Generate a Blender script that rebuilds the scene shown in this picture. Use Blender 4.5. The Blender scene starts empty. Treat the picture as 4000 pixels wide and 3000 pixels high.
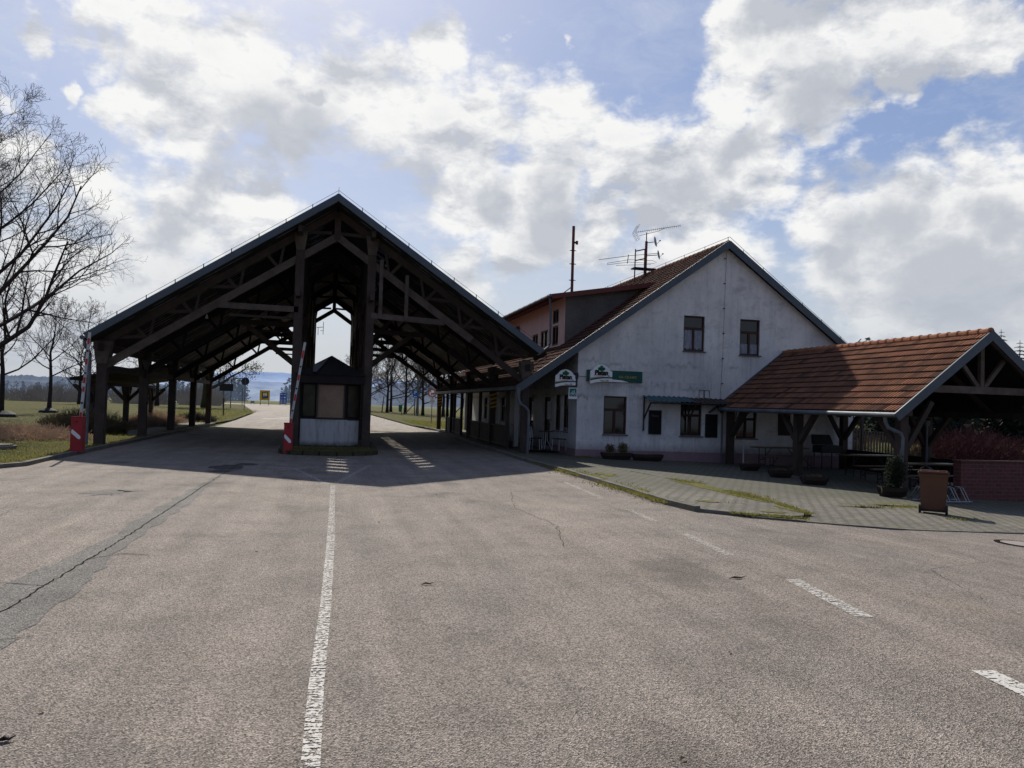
import bpy, bmesh, math, random
from mathutils import Vector, Matrix
R = math.radians
scn = bpy.context.scene
col = scn.collection
random.seed(7)

# ------------------------------------------------------------------ camera axes
F = 3000.; H = 1.8
def _n(v):
    l = math.sqrt(sum(a*a for a in v)); return tuple(a/l for a in v)
def _c(a, b): return (a[1]*b[2]-a[2]*b[1], a[2]*b[0]-a[0]*b[2], a[0]*b[1]-a[1]*b[0])
def _d(a, b): return sum(x*y for x, y in zip(a, b))
def _pd(x, y): return ((x-2000)/F, -(y-1500)/F, -1.)
wy = _n(_pd(1290., 1560.)); wz = _n(_c(_pd(2290., 1591.), wy))
if wz[1] < 0: wz = tuple(-a for a in wz)
wx = _c(wy, wz)
def ray(x, y):
    d = _pd(x, y); return Vector((_d(d, wx), _d(d, wy), _d(d, wz)))
cam = bpy.data.cameras.new("camera"); co = bpy.data.objects.new("camera", cam); col.objects.link(co)
cam.sensor_width = 36; cam.lens = 27.0; cam.clip_start = .1; cam.clip_end = 9000
co.matrix_world = Matrix(((wx[0], wx[1], wx[2], 0), (wy[0], wy[1], wy[2], 0), (wz[0], wz[1], wz[2], H), (0, 0, 0, 1)))
scn.camera = co
scn.view_settings.view_transform = 'Standard'; scn.view_settings.look = 'None'
scn.view_settings.exposure = 0; scn.view_settings.gamma = 1

def gz(x, y=30.):
    t = min(x, 34.)-6
    if t <= 0: return 0.
    return -.028*t*(1+.07*max(0, min(8, 24-y)))

# ------------------------------------------------------------------ materials
def node(nt, typ, **kw):
    n = nt.nodes.new(typ)
    for k, v in kw.items(): setattr(n, k, v)
    return n
def lk(nt, a, b): nt.links.new(a, b)
def math_n(nt, op, a, b=None, clamp=False):
    n = node(nt, 'ShaderNodeMath', operation=op); n.use_clamp = clamp
    for i, v in enumerate((a, b)):
        if v is None: continue
        if isinstance(v, (int, float)): n.inputs[i].default_value = v
        else: lk(nt, v, n.inputs[i])
    return n.outputs[0]
def ramp(nt, fac, stops):
    n = node(nt, 'ShaderNodeValToRGB'); lk(nt, fac, n.inputs[0])
    el = n.color_ramp.elements
    while len(el) < len(stops): el.new(.5)
    for e, (p, c) in zip(el, stops):
        e.position = p; e.color = (c[0], c[1], c[2], 1) if isinstance(c, (tuple, list)) else (c, c, c, 1)
    return n.outputs[0]
def mixc(nt, fac, a, b, bt='MIX'):
    n = node(nt, 'ShaderNodeMix', data_type='RGBA', blend_type=bt)
    for i, v in ((0, fac), (6, a), (7, b)):
        if isinstance(v, (int, float)): n.inputs[i].default_value = v
        elif isinstance(v, (tuple, list)): n.inputs[i].default_value = (v[0], v[1], v[2], 1)
        else: lk(nt, v, n.inputs[i])
    return n.outputs[2]
def pos(nt, scale=(1, 1, 1)):
    g = node(nt, 'ShaderNodeNewGeometry'); m = node(nt, 'ShaderNodeMapping'); m.inputs['Scale'].default_value = scale
    lk(nt, g.outputs['Position'], m.inputs[0]); return m.outputs[0]
def noise(nt, vec, scale, detail=4, rough=.55, out=0):
    n = node(nt, 'ShaderNodeTexNoise'); n.inputs['Scale'].default_value = scale
    n.inputs['Detail'].default_value = detail; n.inputs['Roughness'].default_value = rough
    lk(nt, vec, n.inputs['Vector']); return n.outputs[out]
def newmat(name):
    m = bpy.data.materials.new(name); m.use_nodes = True; nt = m.node_tree
    b = nt.nodes['Principled BSDF']; return m, nt, b
def bump(nt, b, h, strength=.4, dist=.02):
    n = node(nt, 'ShaderNodeBump'); n.inputs['Strength'].default_value = strength; n.inputs['Distance'].default_value = dist
    lk(nt, h, n.inputs['Height']); lk(nt, n.outputs[0], b.inputs['Normal'])
def simple(name, c1, c2=None, scale=3., rough=.75, metal=0., stretch=(1, 1, 1), bmp=.2, bscale=None, fine=.25, spec=.3):
    m, nt, b = newmat(name)
    c2 = c2 or tuple(x*.7 for x in c1)
    v = pos(nt, stretch)
    n1 = noise(nt, v, scale, 6, .62)
    c = mixc(nt, ramp(nt, n1, [(.3, 0.), (.7, 1.)]), c1, c2)
    n2 = noise(nt, v, scale*9, 3)
    c = mixc(nt, math_n(nt, 'MULTIPLY', ramp(nt, n2, [(.35, 0.), (.75, 1.)]), fine), c, tuple(x*.45 for x in c1))
    lk(nt, c, b.inputs['Base Color']); b.inputs['Roughness'].default_value = rough; b.inputs['Metallic'].default_value = metal
    b.inputs['Specular IOR Level'].default_value = spec
    if bmp: bump(nt, b, noise(nt, v, bscale or scale*6, 4), bmp, .01)
    return m
M = {}
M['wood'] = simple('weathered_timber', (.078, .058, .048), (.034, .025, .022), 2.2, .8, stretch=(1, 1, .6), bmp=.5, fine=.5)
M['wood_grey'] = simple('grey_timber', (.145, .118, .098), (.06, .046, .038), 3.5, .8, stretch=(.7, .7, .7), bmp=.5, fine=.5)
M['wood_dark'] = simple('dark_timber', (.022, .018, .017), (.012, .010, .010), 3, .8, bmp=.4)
M['fascia'] = simple('grey_metal_fascia', (.085, .105, .125), (.065, .082, .10), 1.2, .45, .2, bmp=.05, fine=.2)
M['zinc'] = simple('zinc_gutter', (.17, .19, .21), (.10, .11, .125), 3, .62, .35, bmp=.08)
M['black'] = simple('black_paint', (.012, .012, .014), (.02, .02, .02), 4, .5, bmp=.05)
M['redbox'] = simple('faded_red_paint', (.40, .030, .035), (.30, .025, .032), 3, .55, bmp=.05, fine=.2)
M['redp'] = simple('red_paint', (.50, .030, .030), (.42, .025, .025), 6, .5, bmp=.03, fine=.1)
M['whitep'] = simple('white_paint', (.55, .56, .58), (.42, .43, .44), 4, .5, bmp=.04, fine=.15)
M['brown_trim'] = simple('brown_window_frame', (.055, .025, .016), (.035, .016, .011), 5, .6, bmp=.1)
M['pinkwall'] = simple('pinkish_panel', (.72, .56, .50), (.62, .47, .42), .8, .85, stretch=(1, 1, .3), bmp=.1)
M['plinth'] = simple('pink_plinth', (.30, .20, .22), (.22, .15, .17), 1.5, .9)
M['cheek'] = simple('grey_cement_board', (.17, .16, .15), (.10, .095, .09), 1.6, .9, bmp=.2, fine=.5)
M['redmetal'] = simple('oxide_red_sheet', (.15, .040, .030), (.10, .030, .025), 1.5, .55, bmp=.05)
M['moss'] = simple('yellow_moss', (.21, .20, .035), (.10, .10, .03), 4, 1., bmp=.8, fine=.6)
M['manholetop'] = simple('pinkish_concrete', (.36, .31, .28), (.28, .24, .22), 5, .9, bmp=.3)
M['kerb'] = simple('concrete_kerb', (.20, .19, .165), (.10, .098, .08), 2.5, .9, bmp=.3, fine=.5)
M['concrete'] = simple('concrete_slab', (.25, .235, .215), (.14, .13, .12), 1.2, .9, bmp=.3, fine=.5)
M['dirt'] = simple('mossy_dirt', (.09, .075, .045), (.045, .05, .02), 3.0, .95, bmp=.8, fine=.6)
M['tan'] = simple('faded_board', (.30, .21, .14), (.22, .145, .095), 2.2, .55, bmp=.05, fine=.25)
M['signgreen'] = simple('sign_green', (.004, .085, .065), (.003, .06, .05), 2, .45, bmp=.02)
M['leafgreen'] = simple('emblem_green', (.004, .19, .075), (.004, .12, .05), 9, .5, bmp=0)
M['signwhite'] = simple('sign_white', (.80, .81, .82), (.72, .73, .75), 2, .45, bmp=0, fine=.06)
M['signyellow'] = simple('sign_yellow', (.62, .40, .02), (.55, .34, .02), 2, .5, bmp=0, fine=.05)
M['gold'] = simple('gold_lettering', (.42, .33, .12), (.35, .27, .10), 9, .5, bmp=0)
M['stripey'] = simple('amber_stripe', (.50, .26, .012), (.38, .20, .012), 9, .5, bmp=0)
M['signblue'] = simple('sign_blue', (.01, .13, .45), (.01, .10, .38), 2, .5, bmp=0, fine=.05)
M['teal'] = simple('sign_teal', (.004, .17, .15), (.004, .14, .13), 9, .5, bmp=0)
M['awning'] = simple('green_corrugated', (.055, .12, .14), (.035, .085, .10), 1.4, .6, bmp=.05)
M['awning2'] = simple('brown_corrugated', (.055, .042, .038), (.03, .024, .022), 1.4, .7, bmp=.05)
M['binbrown'] = simple('brown_plastic', (.135, .062, .036), (.11, .05, .03), 2, .5, bmp=.05, fine=.2)
M['crackfill'] = simple('crack_dirt', (.022, .020, .018), (.03, .028, .025), 8, 1., bmp=0, spec=0.)  # matt dark dirt filling the cracks
M['rubber'] = simple('rubber', (.015, .015, .016), (.025, .025, .026), 9, .8)
M['bark'] = simple('bark', (.045, .035, .032), (.022, .017, .018), 8, .95, bmp=.9, fine=.6)
M['twig'] = simple('twig_bark', (.055, .042, .038), (.035, .026, .026), 5, .9, bmp=0)
M['bark_far'] = simple('pale_bark', (.085, .078, .070), (.05, .045, .042), 5, .95, bmp=0)
M['ivy'] = simple('ivy_leaf', (.075, .08, .032), (.05, .045, .025), 2, .8, bmp=0)
M['tank'] = simple('orange_enamel', (.30, .12, .06), (.2, .08, .04), 4, .5)
M['drygrass'] = simple('dry_grass', (.74, .60, .48), (.46, .36, .28), 2.5, .9, bmp=0)
M['drybrown'] = simple('dry_brown_stalks', (.24, .19, .11), (.13, .105, .06), 2.5, .9, bmp=0)
M['blade'] = simple('grass_blade', (.19, .205, .042), (.25, .22, .07), .6, .8, bmp=0)
M['blade2'] = simple('olive_blade', (.27, .24, .09), (.16, .16, .045), .6, .8, bmp=0)
M['leaf'] = simple('dead_leaf', (.20, .12, .06), (.09, .05, .03), 9, .8, bmp=0)
M['redtwig'] = simple('red_twigs', (.19, .085, .085), (.12, .06, .06), 3, .9, bmp=0)
M['conifer'] = simple('conifer_needles', (.022, .036, .020), (.012, .02, .013), .5, .9, bmp=0)
M['shrub'] = simple('evergreen_shrub', (.030, .042, .018), (.018, .025, .012), 2, .9, bmp=0)
M['benchwood'] = simple('varnished_plank', (.19, .12, .07), (.12, .075, .045), 2, .5, stretch=(.5, 3, 3))
M['steel'] = simple('painted_steel', (.035, .04, .045), (.02, .022, .026), 5, .5, .3)
M['log'] = simple('hollowed_log', (.045, .034, .026), (.022, .016, .012), 3, .95, bmp=.8)
M['frostpole'] = simple('white_pole', (.7, .72, .74), (.6, .62, .64), 3, .5, bmp=0)
M['aluminium'] = simple('aluminium', (.42, .43, .45), (.3, .31, .33), 6, .4, .8, bmp=0)
M['dish'] = simple('dish_white', (.35, .36, .38), (.25, .26, .28), 6, .5, bmp=0)
M['soffit'] = None
M['bingreen'] = simple('litter_green', (.01, .16, .06), (.01, .11, .05), 6, .5)
M['pale'] = simple('pale_stucco', (.50, .49, .47), (.40, .39, .38), 1, .9)
M['net'] = simple('net_curtain', (.34, .36, .42), (.17, .18, .22), 11, .9, stretch=(1, 1, .35), bmp=0, fine=.5)

def m_asphalt(name, base, warm, bright=1.):
    m, nt, b = newmat(name)
    v = pos(nt)
    grain = node(nt, 'ShaderNodeTexVoronoi'); grain.inputs['Scale'].default_value = 105; lk(nt, v, grain.inputs['Vector'])
    g = ramp(nt, grain.outputs['Color'], [(.1, .30), (.5, 1.0), (.95, 1.95)])
    grain2 = noise(nt, v, 28, 5, .72)
    g2 = ramp(nt, grain2, [(.32, .45), (.5, 1.0), (.7, 1.5)])
    big = noise(nt, pos(nt, (1, .45, 1)), .33, 5, .62)
    cc = mixc(nt, ramp(nt, big, [(.32, 0.), (.68, 1.)]), base, warm)
    mid = noise(nt, v, 1.1, 5, .65)
    cc = mixc(nt, 1., cc, ramp(nt, mid, [(.3, .74), (.52, 1.), (.72, 1.10)]), 'MULTIPLY')
    blot = noise(nt, pos(nt, (1, .7, 1)), .62, 3, .5)
    cc = mixc(nt, 1., cc, ramp(nt, blot, [(.30, .62), (.40, 1.)]), 'MULTIPLY')
    streak = noise(nt, pos(nt, (2.2, .12, 1)), 1.1, 4, .6)
    cc = mixc(nt, 1., cc, ramp(nt, streak, [(.35, .86), (.65, 1.12)]), 'MULTIPLY')
    sand = ramp(nt, noise(nt, pos(nt, (.9, .55, 1)), .42, 5, .6), [(.60, 0.), (.72, .55)])
    cc = mixc(nt, sand, cc, (.36, .30, .235))
    dk = ramp(nt, noise(nt, pos(nt, (1.3, .8, 1)), .8, 6, .72), [(.60, 0.), (.72, .5)])
    cc = mixc(nt, dk, cc, (.10, .095, .088))
    # fine cracks
    cr = node(nt, 'ShaderNodeTexVoronoi', feature='DISTANCE_TO_EDGE'); cr.inputs['Scale'].default_value = .42
    wv = noise(nt, v, 1.6, 4, .6, 1); add = node(nt, 'ShaderNodeVectorMath', operation='ADD'); lk(nt, v, add.inputs[0])
    sc = node(nt, 'ShaderNodeVectorMath', operation='SCALE'); lk(nt, wv, sc.inputs[0]); sc.inputs[3].default_value = 1.2
    lk(nt, sc.outputs[0], add.inputs[1]); lk(nt, add.outputs[0], cr.inputs['Vector'])
    crm = math_n(nt, 'MULTIPLY', ramp(nt, cr.outputs[0], [(0., 1.), (.0035, 0.)]), ramp(nt, noise(nt, v, .23, 2), [(.52, 0.), (.6, 1.)]))
    cc = mixc(nt, 1., cc, g, 'MULTIPLY'); cc = mixc(nt, .45, cc, g2, 'MULTIPLY')
    cc = mixc(nt, math_n(nt, 'MULTIPLY', crm, .65), cc, (.03, .028, .026))
    lk(nt, cc, b.inputs['Base Color']); b.inputs['Roughness'].default_value = .82; b.inputs['Specular IOR Level'].default_value = .32
    hh = math_n(nt, 'ADD', grain.outputs['Distance'], math_n(nt, 'MULTIPLY', grain2, .9))
    bump(nt, b, hh, .8, .012)
    return m
M['asphalt'] = m_asphalt('asphalt', (.276, .234, .198), (.220, .192, .166))
M['patch'] = m_asphalt('sealed_asphalt', (.170, .160, .146), (.19, .178, .160))
M['oil'] = simple('oil_stain', (.035, .034, .034), (.06, .057, .053), 4, .6)

def m_paint():
    m, nt, b = newmat('worn_road_paint')
    v = pos(nt)
    b.inputs['Base Color'].default_value = (.58, .56, .51, 1); b.inputs['Roughness'].default_value = .8
    at = node(nt, 'ShaderNodeAttribute', attribute_name='wear')
    n1 = noise(nt, v, 38, 4, .7); n2 = noise(nt, pos(nt, (1, 7, 1)), 7, 4, .6)
    s = math_n(nt, 'ADD', math_n(nt, 'MULTIPLY', n1, .55), math_n(nt, 'MULTIPLY', n2, .45))
    s = math_n(nt, 'SUBTRACT', s, math_n(nt, 'MULTIPLY', at.outputs['Fac'], .34))
    f = ramp(nt, s, [(.335, 0.), (.37, 1.)])
    tr = node(nt, 'ShaderNodeBsdfTransparent'); mx = node(nt, 'ShaderNodeMixShader')
    lk(nt, f, mx.inputs[0]); lk(nt, tr.outputs[0], mx.inputs[1]); lk(nt, b.outputs[0], mx.inputs[2])
    lk(nt, mx.outputs[0], nt.nodes['Material Output'].inputs[0])
    return m
M['paint'] = m_paint()

def m_grass():
    m, nt, b = newmat('grass')
    v = pos(nt); n1 = noise(nt, v, .35, 6, .65); n2 = noise(nt, v, 5, 5, .7)
    c = mixc(nt, ramp(nt, n1, [(.36, 0.), (.62, 1.)]), (.100, .112, .024), (.155, .130, .040))
    c = mixc(nt, ramp(nt, n2, [(.3, 0.), (.75, 1.)]), c, (.045, .05, .016))
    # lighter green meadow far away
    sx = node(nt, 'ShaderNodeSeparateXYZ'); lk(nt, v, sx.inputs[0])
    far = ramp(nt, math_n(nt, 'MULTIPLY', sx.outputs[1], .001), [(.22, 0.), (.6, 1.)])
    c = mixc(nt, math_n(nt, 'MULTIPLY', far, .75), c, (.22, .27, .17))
    lk(nt, c, b.inputs['Base Color']); b.inputs['Roughness'].default_value = .95; b.inputs['Specular IOR Level'].default_value = .1
    bump(nt, b, noise(nt, v, 9, 6, .75), 1., .12)
    return m
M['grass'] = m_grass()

def m_plaster():
    m, nt, b = newmat('stained_white_plaster')
    v = pos(nt)
    n1 = noise(nt, v, .55, 7, .62); n2 = noise(nt, pos(nt, (3.2, 3.2, .35)), 1.2, 6, .65); n3 = noise(nt, pos(nt, (1, 1, .6)), 6.5, 9, .78); n4 = noise(nt, pos(nt, (.7, .7, 1.3)), 1.4, 9, .72)
    c = mixc(nt, ramp(nt, n1, [(.36, 0.), (.66, 1.)]), (.72, .71, .70), (.53, .53, .54))
    c = mixc(nt, math_n(nt, 'MULTIPLY', ramp(nt, n2, [(.50, 0.), (.74, 1.)]), .3), c, (.22, .22, .235))
    c = mixc(nt, math_n(nt, 'MULTIPLY', ramp(nt, n3, [(.52, 0.), (.74, 1.)]), .42), c, (.15, .15, .17))
    cr = node(nt, 'ShaderNodeTexVoronoi', feature='DISTANCE_TO_EDGE'); cr.inputs['Scale'].default_value = 1.9
    wv = noise(nt, v, 2.5, 5, .65, 1); add = node(nt, 'ShaderNodeVectorMath', operation='ADD'); lk(nt, v, add.inputs[0]); lk(nt, wv, add.inputs[1]); lk(nt, add.outputs[0], cr.inputs['Vector'])
    mask = ramp(nt, noise(nt, v, .5, 2), [(.5, 0.), (.62, 1.)])
    c = mixc(nt, math_n(nt, 'MULTIPLY', math_n(nt, 'MULTIPLY', ramp(nt, cr.outputs[0], [(0., 1.), (.012, 0.)]), mask), .45), c, (.10, .10, .11))
    c = mixc(nt, ramp(nt, n4, [(.55, 0.), (.70, .45)]), c, (.24, .24, .255))
    # damp band low and dirt under the upper joint
    sx = node(nt, 'ShaderNodeSeparateXYZ'); lk(nt, v, sx.inputs[0])
    zz = math_n(nt, 'ADD', math_n(nt, 'MULTIPLY', sx.outputs[2], .1), math_n(nt, 'MULTIPLY', math_n(nt, 'SUBTRACT', n2, .5), .09))
    st2 = noise(nt, pos(nt, (9, 9, .5)), 1.3, 5, .7)
    for (a_, b_, z_) in ((10.2, 11.2, .78), (13.38, 14.4, .78), (13.44, 14.42, 4.12), (15.88, 16.86, 4.07), (12.05, 12.62, .82), (9.45, 11.75, 2.72), (11.7, 15.0, 2.9)):
        hw = (b_-a_)/2; mxx = math_n(nt, 'MULTIPLY', math_n(nt, 'SUBTRACT', hw, math_n(nt, 'ABSOLUTE', math_n(nt, 'SUBTRACT', sx.outputs[0], a_+hw))), 6., True)
        dz_ = math_n(nt, 'SUBTRACT', z_, sx.outputs[2])
        mz = ramp(nt, math_n(nt, 'MULTIPLY', dz_, 1.), [(0., 0.), (.02, 1.), (.85, 0.)])
        k_ = math_n(nt, 'MULTIPLY', math_n(nt, 'MULTIPLY', mxx, mz), ramp(nt, st2, [(.42, 0.), (.70, .5)]))
        c = mixc(nt, k_, c, (.15, .15, .165))
    low_ = ramp(nt, math_n(nt, 'ADD', sx.outputs[2], math_n(nt, 'MULTIPLY', n3, .9)), [(.55, .7), (.95, 0.)])
    c = mixc(nt, low_, c, (.16, .155, .15))
    for lo, hi, st in ((.212, .236, .8), (.255, .272, .55), (.345, .362, .5)):
        mid = (lo+hi)/2
        bnd = ramp(nt, zz, [(lo, 0.), (mid, 1.), (hi, 0.)])
        c = mixc(nt, math_n(nt, 'MULTIPLY', math_n(nt, 'MULTIPLY', bnd, st), ramp(nt, noise(nt, v, .8, 3), [(.4, 0.), (.6, 1.)])), c, (.17, .17, .185))
    lk(nt, c, b.inputs['Base Color']); b.inputs['Roughness'].default_value = .92; b.inputs['Specular IOR Level'].default_value = .15
    bump(nt, b, n3, .35, .01)
    return m
M['plaster'] = m_plaster()

def m_tile(name, c1, c2, c3):
    m, nt, b = newmat(name)
    at = node(nt, 'ShaderNodeAttribute', attribute_name='tint'); v = pos(nt)
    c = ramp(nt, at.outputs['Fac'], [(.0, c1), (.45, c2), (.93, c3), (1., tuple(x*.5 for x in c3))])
    n1 = noise(nt, v, 1.1, 5, .6)
    c = mixc(nt, ramp(nt, n1, [(.35, 0.), (.75, .6)]), c, tuple(x*.40 for x in c2))
    n2 = noise(nt, v, 22, 3, .6)
    c = mixc(nt, ramp(nt, n2, [(.45, 0.), (.8, .5)]), c, (.05, .042, .035))
    lk(nt, c, b.inputs['Base Color']); b.inputs['Roughness'].default_value = .95; b.inputs['Specular IOR Level'].default_value = .08
    bump(nt, b, n2, .3, .006)
    return m
M['tile'] = m_tile('clay_roof_tile', (.42, .19, .110), (.29, .135, .082), (.12, .068, .050))
M['tile_dark'] = m_tile('weathered_roof_tile', (.17, .075, .048), (.12, .060, .042), (.07, .042, .033))

def m_pavers():
    m, nt, b = newmat('concrete_pavers')
    v = pos(nt)
    br = node(nt, 'ShaderNodeTexBrick'); br.inputs['Scale'].default_value = 1.; br.inputs['Brick Width'].default_value = .26; br.inputs['Row Height'].default_value = .21
    br.inputs['Mortar Size'].default_value = .022; br.inputs['Mortar Smooth'].default_value = .3
    br.inputs['Color1'].default_value = (.205, .185, .148, 1); br.inputs['Color2'].default_value = (.150, .138, .112, 1); br.inputs['Mortar'].default_value = (.035, .036, .020, 1)
    lk(nt, v, br.inputs['Vector'])
    n1 = noise(nt, v, .5, 5, .6); n2 = noise(nt, v, 16, 4, .6); n3 = noise(nt, v, 1.3, 6, .7)
    c = mixc(nt, 1., br.outputs['Color'], ramp(nt, n1, [(.3, .72), (.65, 1.1)]), 'MULTIPLY')
    c = mixc(nt, .6, c, ramp(nt, n2, [(.3, .6), (.6, 1.15)]), 'MULTIPLY')
    c = mixc(nt, ramp(nt, n3, [(.56, 0.), (.68, .8)]), c, (.11, .11, .042))
    sx = node(nt, 'ShaderNodeSeparateXYZ'); lk(nt, v, sx.inputs[0])
    mossy_shade = ramp(nt, math_n(nt, 'ADD', math_n(nt, 'MULTIPLY', sx.outputs[1], .05), math_n(nt, 'MULTIPLY', n3, .25)), [(.96, 0.), (1., .0)] if False else [(.90, 0.), (1.0, .6)])  # pavers darken towards the house: moss plus building shade put into the colour
    c = mixc(nt, mossy_shade, c, (.055, .06, .035))
    lk(nt, c, b.inputs['Base Color']); b.inputs['Roughness'].default_value = .9
    bump(nt, b, math_n(nt, 'SUBTRACT', math_n(nt, 'MULTIPLY', n2, .25), br.outputs['Fac']), .7, .012)
    return m
M['pavers'] = m_pavers()
def m_brick():
    m, nt, b = newmat('red_brick')
    g = pos(nt); sx = node(nt, 'ShaderNodeSeparateXYZ'); lk(nt, g, sx.inputs[0])
    cb = node(nt, 'ShaderNodeCombineXYZ'); lk(nt, sx.outputs[0], cb.inputs[0]); lk(nt, sx.outputs[2], cb.inputs[1])
    br = node(nt, 'ShaderNodeTexBrick'); br.inputs['Scale'].default_value = 1.; br.inputs['Brick Width'].default_value = .25; br.inputs['Row Height'].default_value = .105
    br.inputs['Mortar Size'].default_value = .009
    br.inputs['Color1'].default_value = (.15, .045, .042, 1); br.inputs['Color2'].default_value = (.10, .036, .035, 1); br.inputs['Mortar'].default_value = (.15, .09, .085, 1)
    lk(nt, cb.outputs[0], br.inputs['Vector'])
    c = mixc(nt, .7, br.outputs['Color'], ramp(nt, noise(nt, g, 7, 4), [(.3, .6), (.7, 1.1)]), 'MULTIPLY')
    lk(nt, c, b.inputs['Base Color']); b.inputs['Roughness'].default_value = .9
    bump(nt, b, math_n(nt, 'SUBTRACT', 1., br.outputs['Fac']), .6, .008)
    return m
M['brick'] = m_brick()
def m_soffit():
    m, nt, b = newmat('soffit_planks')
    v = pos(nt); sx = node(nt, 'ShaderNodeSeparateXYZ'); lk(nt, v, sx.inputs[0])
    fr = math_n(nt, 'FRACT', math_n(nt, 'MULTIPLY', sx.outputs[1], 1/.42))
    line = ramp(nt, fr, [(.86, 0.), (.88, 1.), (.97, 1.), (.99, 0.)])  # pale lines paint the daylight showing through gaps between planks
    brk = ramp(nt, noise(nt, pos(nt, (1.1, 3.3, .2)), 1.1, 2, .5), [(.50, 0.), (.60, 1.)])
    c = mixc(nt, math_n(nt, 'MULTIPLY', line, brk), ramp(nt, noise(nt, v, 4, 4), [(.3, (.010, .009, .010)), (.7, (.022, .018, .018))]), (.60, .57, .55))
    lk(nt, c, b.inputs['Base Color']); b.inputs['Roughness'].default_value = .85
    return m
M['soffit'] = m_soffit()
def m_glass(name, c, rough=.08, spec=.6):
    m, nt, b = newmat(name)
    v = pos(nt)
    cc = mixc(nt, ramp(nt, noise(nt, v, 3.5, 4, .6), [(.35, 0.), (.7, 1.)]), c, tuple(x*.4 for x in c))
    lk(nt, cc, b.inputs['Base Color']); b.inputs['Roughness'].default_value = rough; b.inputs['Specular IOR Level'].default_value = spec
    bump(nt, b, noise(nt, v, 1.2, 2), .08, .02)
    return m
M['glass'] = m_glass('window_glass', (.018, .015, .015), .07, .6)
M['oldglass'] = m_glass('grimy_glass', (.045, .040, .022), .35, .25)
M['boardglass'] = m_glass('notice_glass', (.008, .009, .014), .3, .15)
def m_haze(name, c, e, noise_scale=.02, c2=None, stretch=(1, 1, 1)):
    m, nt, b = newmat(name)
    n = noise(nt, pos(nt, stretch), noise_scale, 6, .65)
    cc = mixc(nt, ramp(nt, n, [(.35, 0.), (.65, 1.)]), c, c2 or tuple(x*.75 for x in c))
    lk(nt, cc, b.inputs['Base Color']); b.inputs['Roughness'].default_value = 1; b.inputs['Specular IOR Level'].default_value = 0
    lk(nt, cc, b.inputs['Emission Color']); b.inputs['Emission Strength'].default_value = e
    return m
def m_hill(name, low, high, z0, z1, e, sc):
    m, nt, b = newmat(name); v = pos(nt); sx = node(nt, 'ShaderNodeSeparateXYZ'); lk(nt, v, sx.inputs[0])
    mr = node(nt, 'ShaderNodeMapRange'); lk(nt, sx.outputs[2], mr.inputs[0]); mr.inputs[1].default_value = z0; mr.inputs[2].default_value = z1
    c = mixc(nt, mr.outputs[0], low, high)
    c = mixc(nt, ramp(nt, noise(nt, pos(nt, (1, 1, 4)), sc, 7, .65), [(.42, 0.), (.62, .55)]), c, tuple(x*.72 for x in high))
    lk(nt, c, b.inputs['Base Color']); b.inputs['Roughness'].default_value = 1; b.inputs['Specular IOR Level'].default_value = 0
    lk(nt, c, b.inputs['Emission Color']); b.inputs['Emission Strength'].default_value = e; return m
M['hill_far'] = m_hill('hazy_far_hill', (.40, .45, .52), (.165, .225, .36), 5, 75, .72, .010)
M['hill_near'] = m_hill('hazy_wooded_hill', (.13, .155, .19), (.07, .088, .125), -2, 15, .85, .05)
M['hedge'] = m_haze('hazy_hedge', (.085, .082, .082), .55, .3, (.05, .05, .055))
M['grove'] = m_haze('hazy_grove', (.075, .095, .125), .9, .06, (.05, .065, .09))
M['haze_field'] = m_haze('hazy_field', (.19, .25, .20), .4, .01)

for k_, f_ in (('blade', .5), ('blade2', .5), ('redtwig', .4), ('drygrass', .55), ('drybrown', .35), ('shrub', .2), ('ivy', .3), ('moss', .15)):
    nt = M[k_].node_tree; b = nt.nodes['Principled BSDF']; tl = node(nt, 'ShaderNodeBsdfTranslucent'); mx = node(nt, 'ShaderNodeMixShader'); mx.inputs[0].default_value = f_
    lk(nt, b.inputs['Base Color'].links[0].from_socket, tl.inputs[0]); lk(nt, b.outputs[0], mx.inputs[1]); lk(nt, tl.outputs[0], mx.inputs[2]); lk(nt, mx.outputs[0], nt.nodes['Material Output'].inputs[0])
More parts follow.
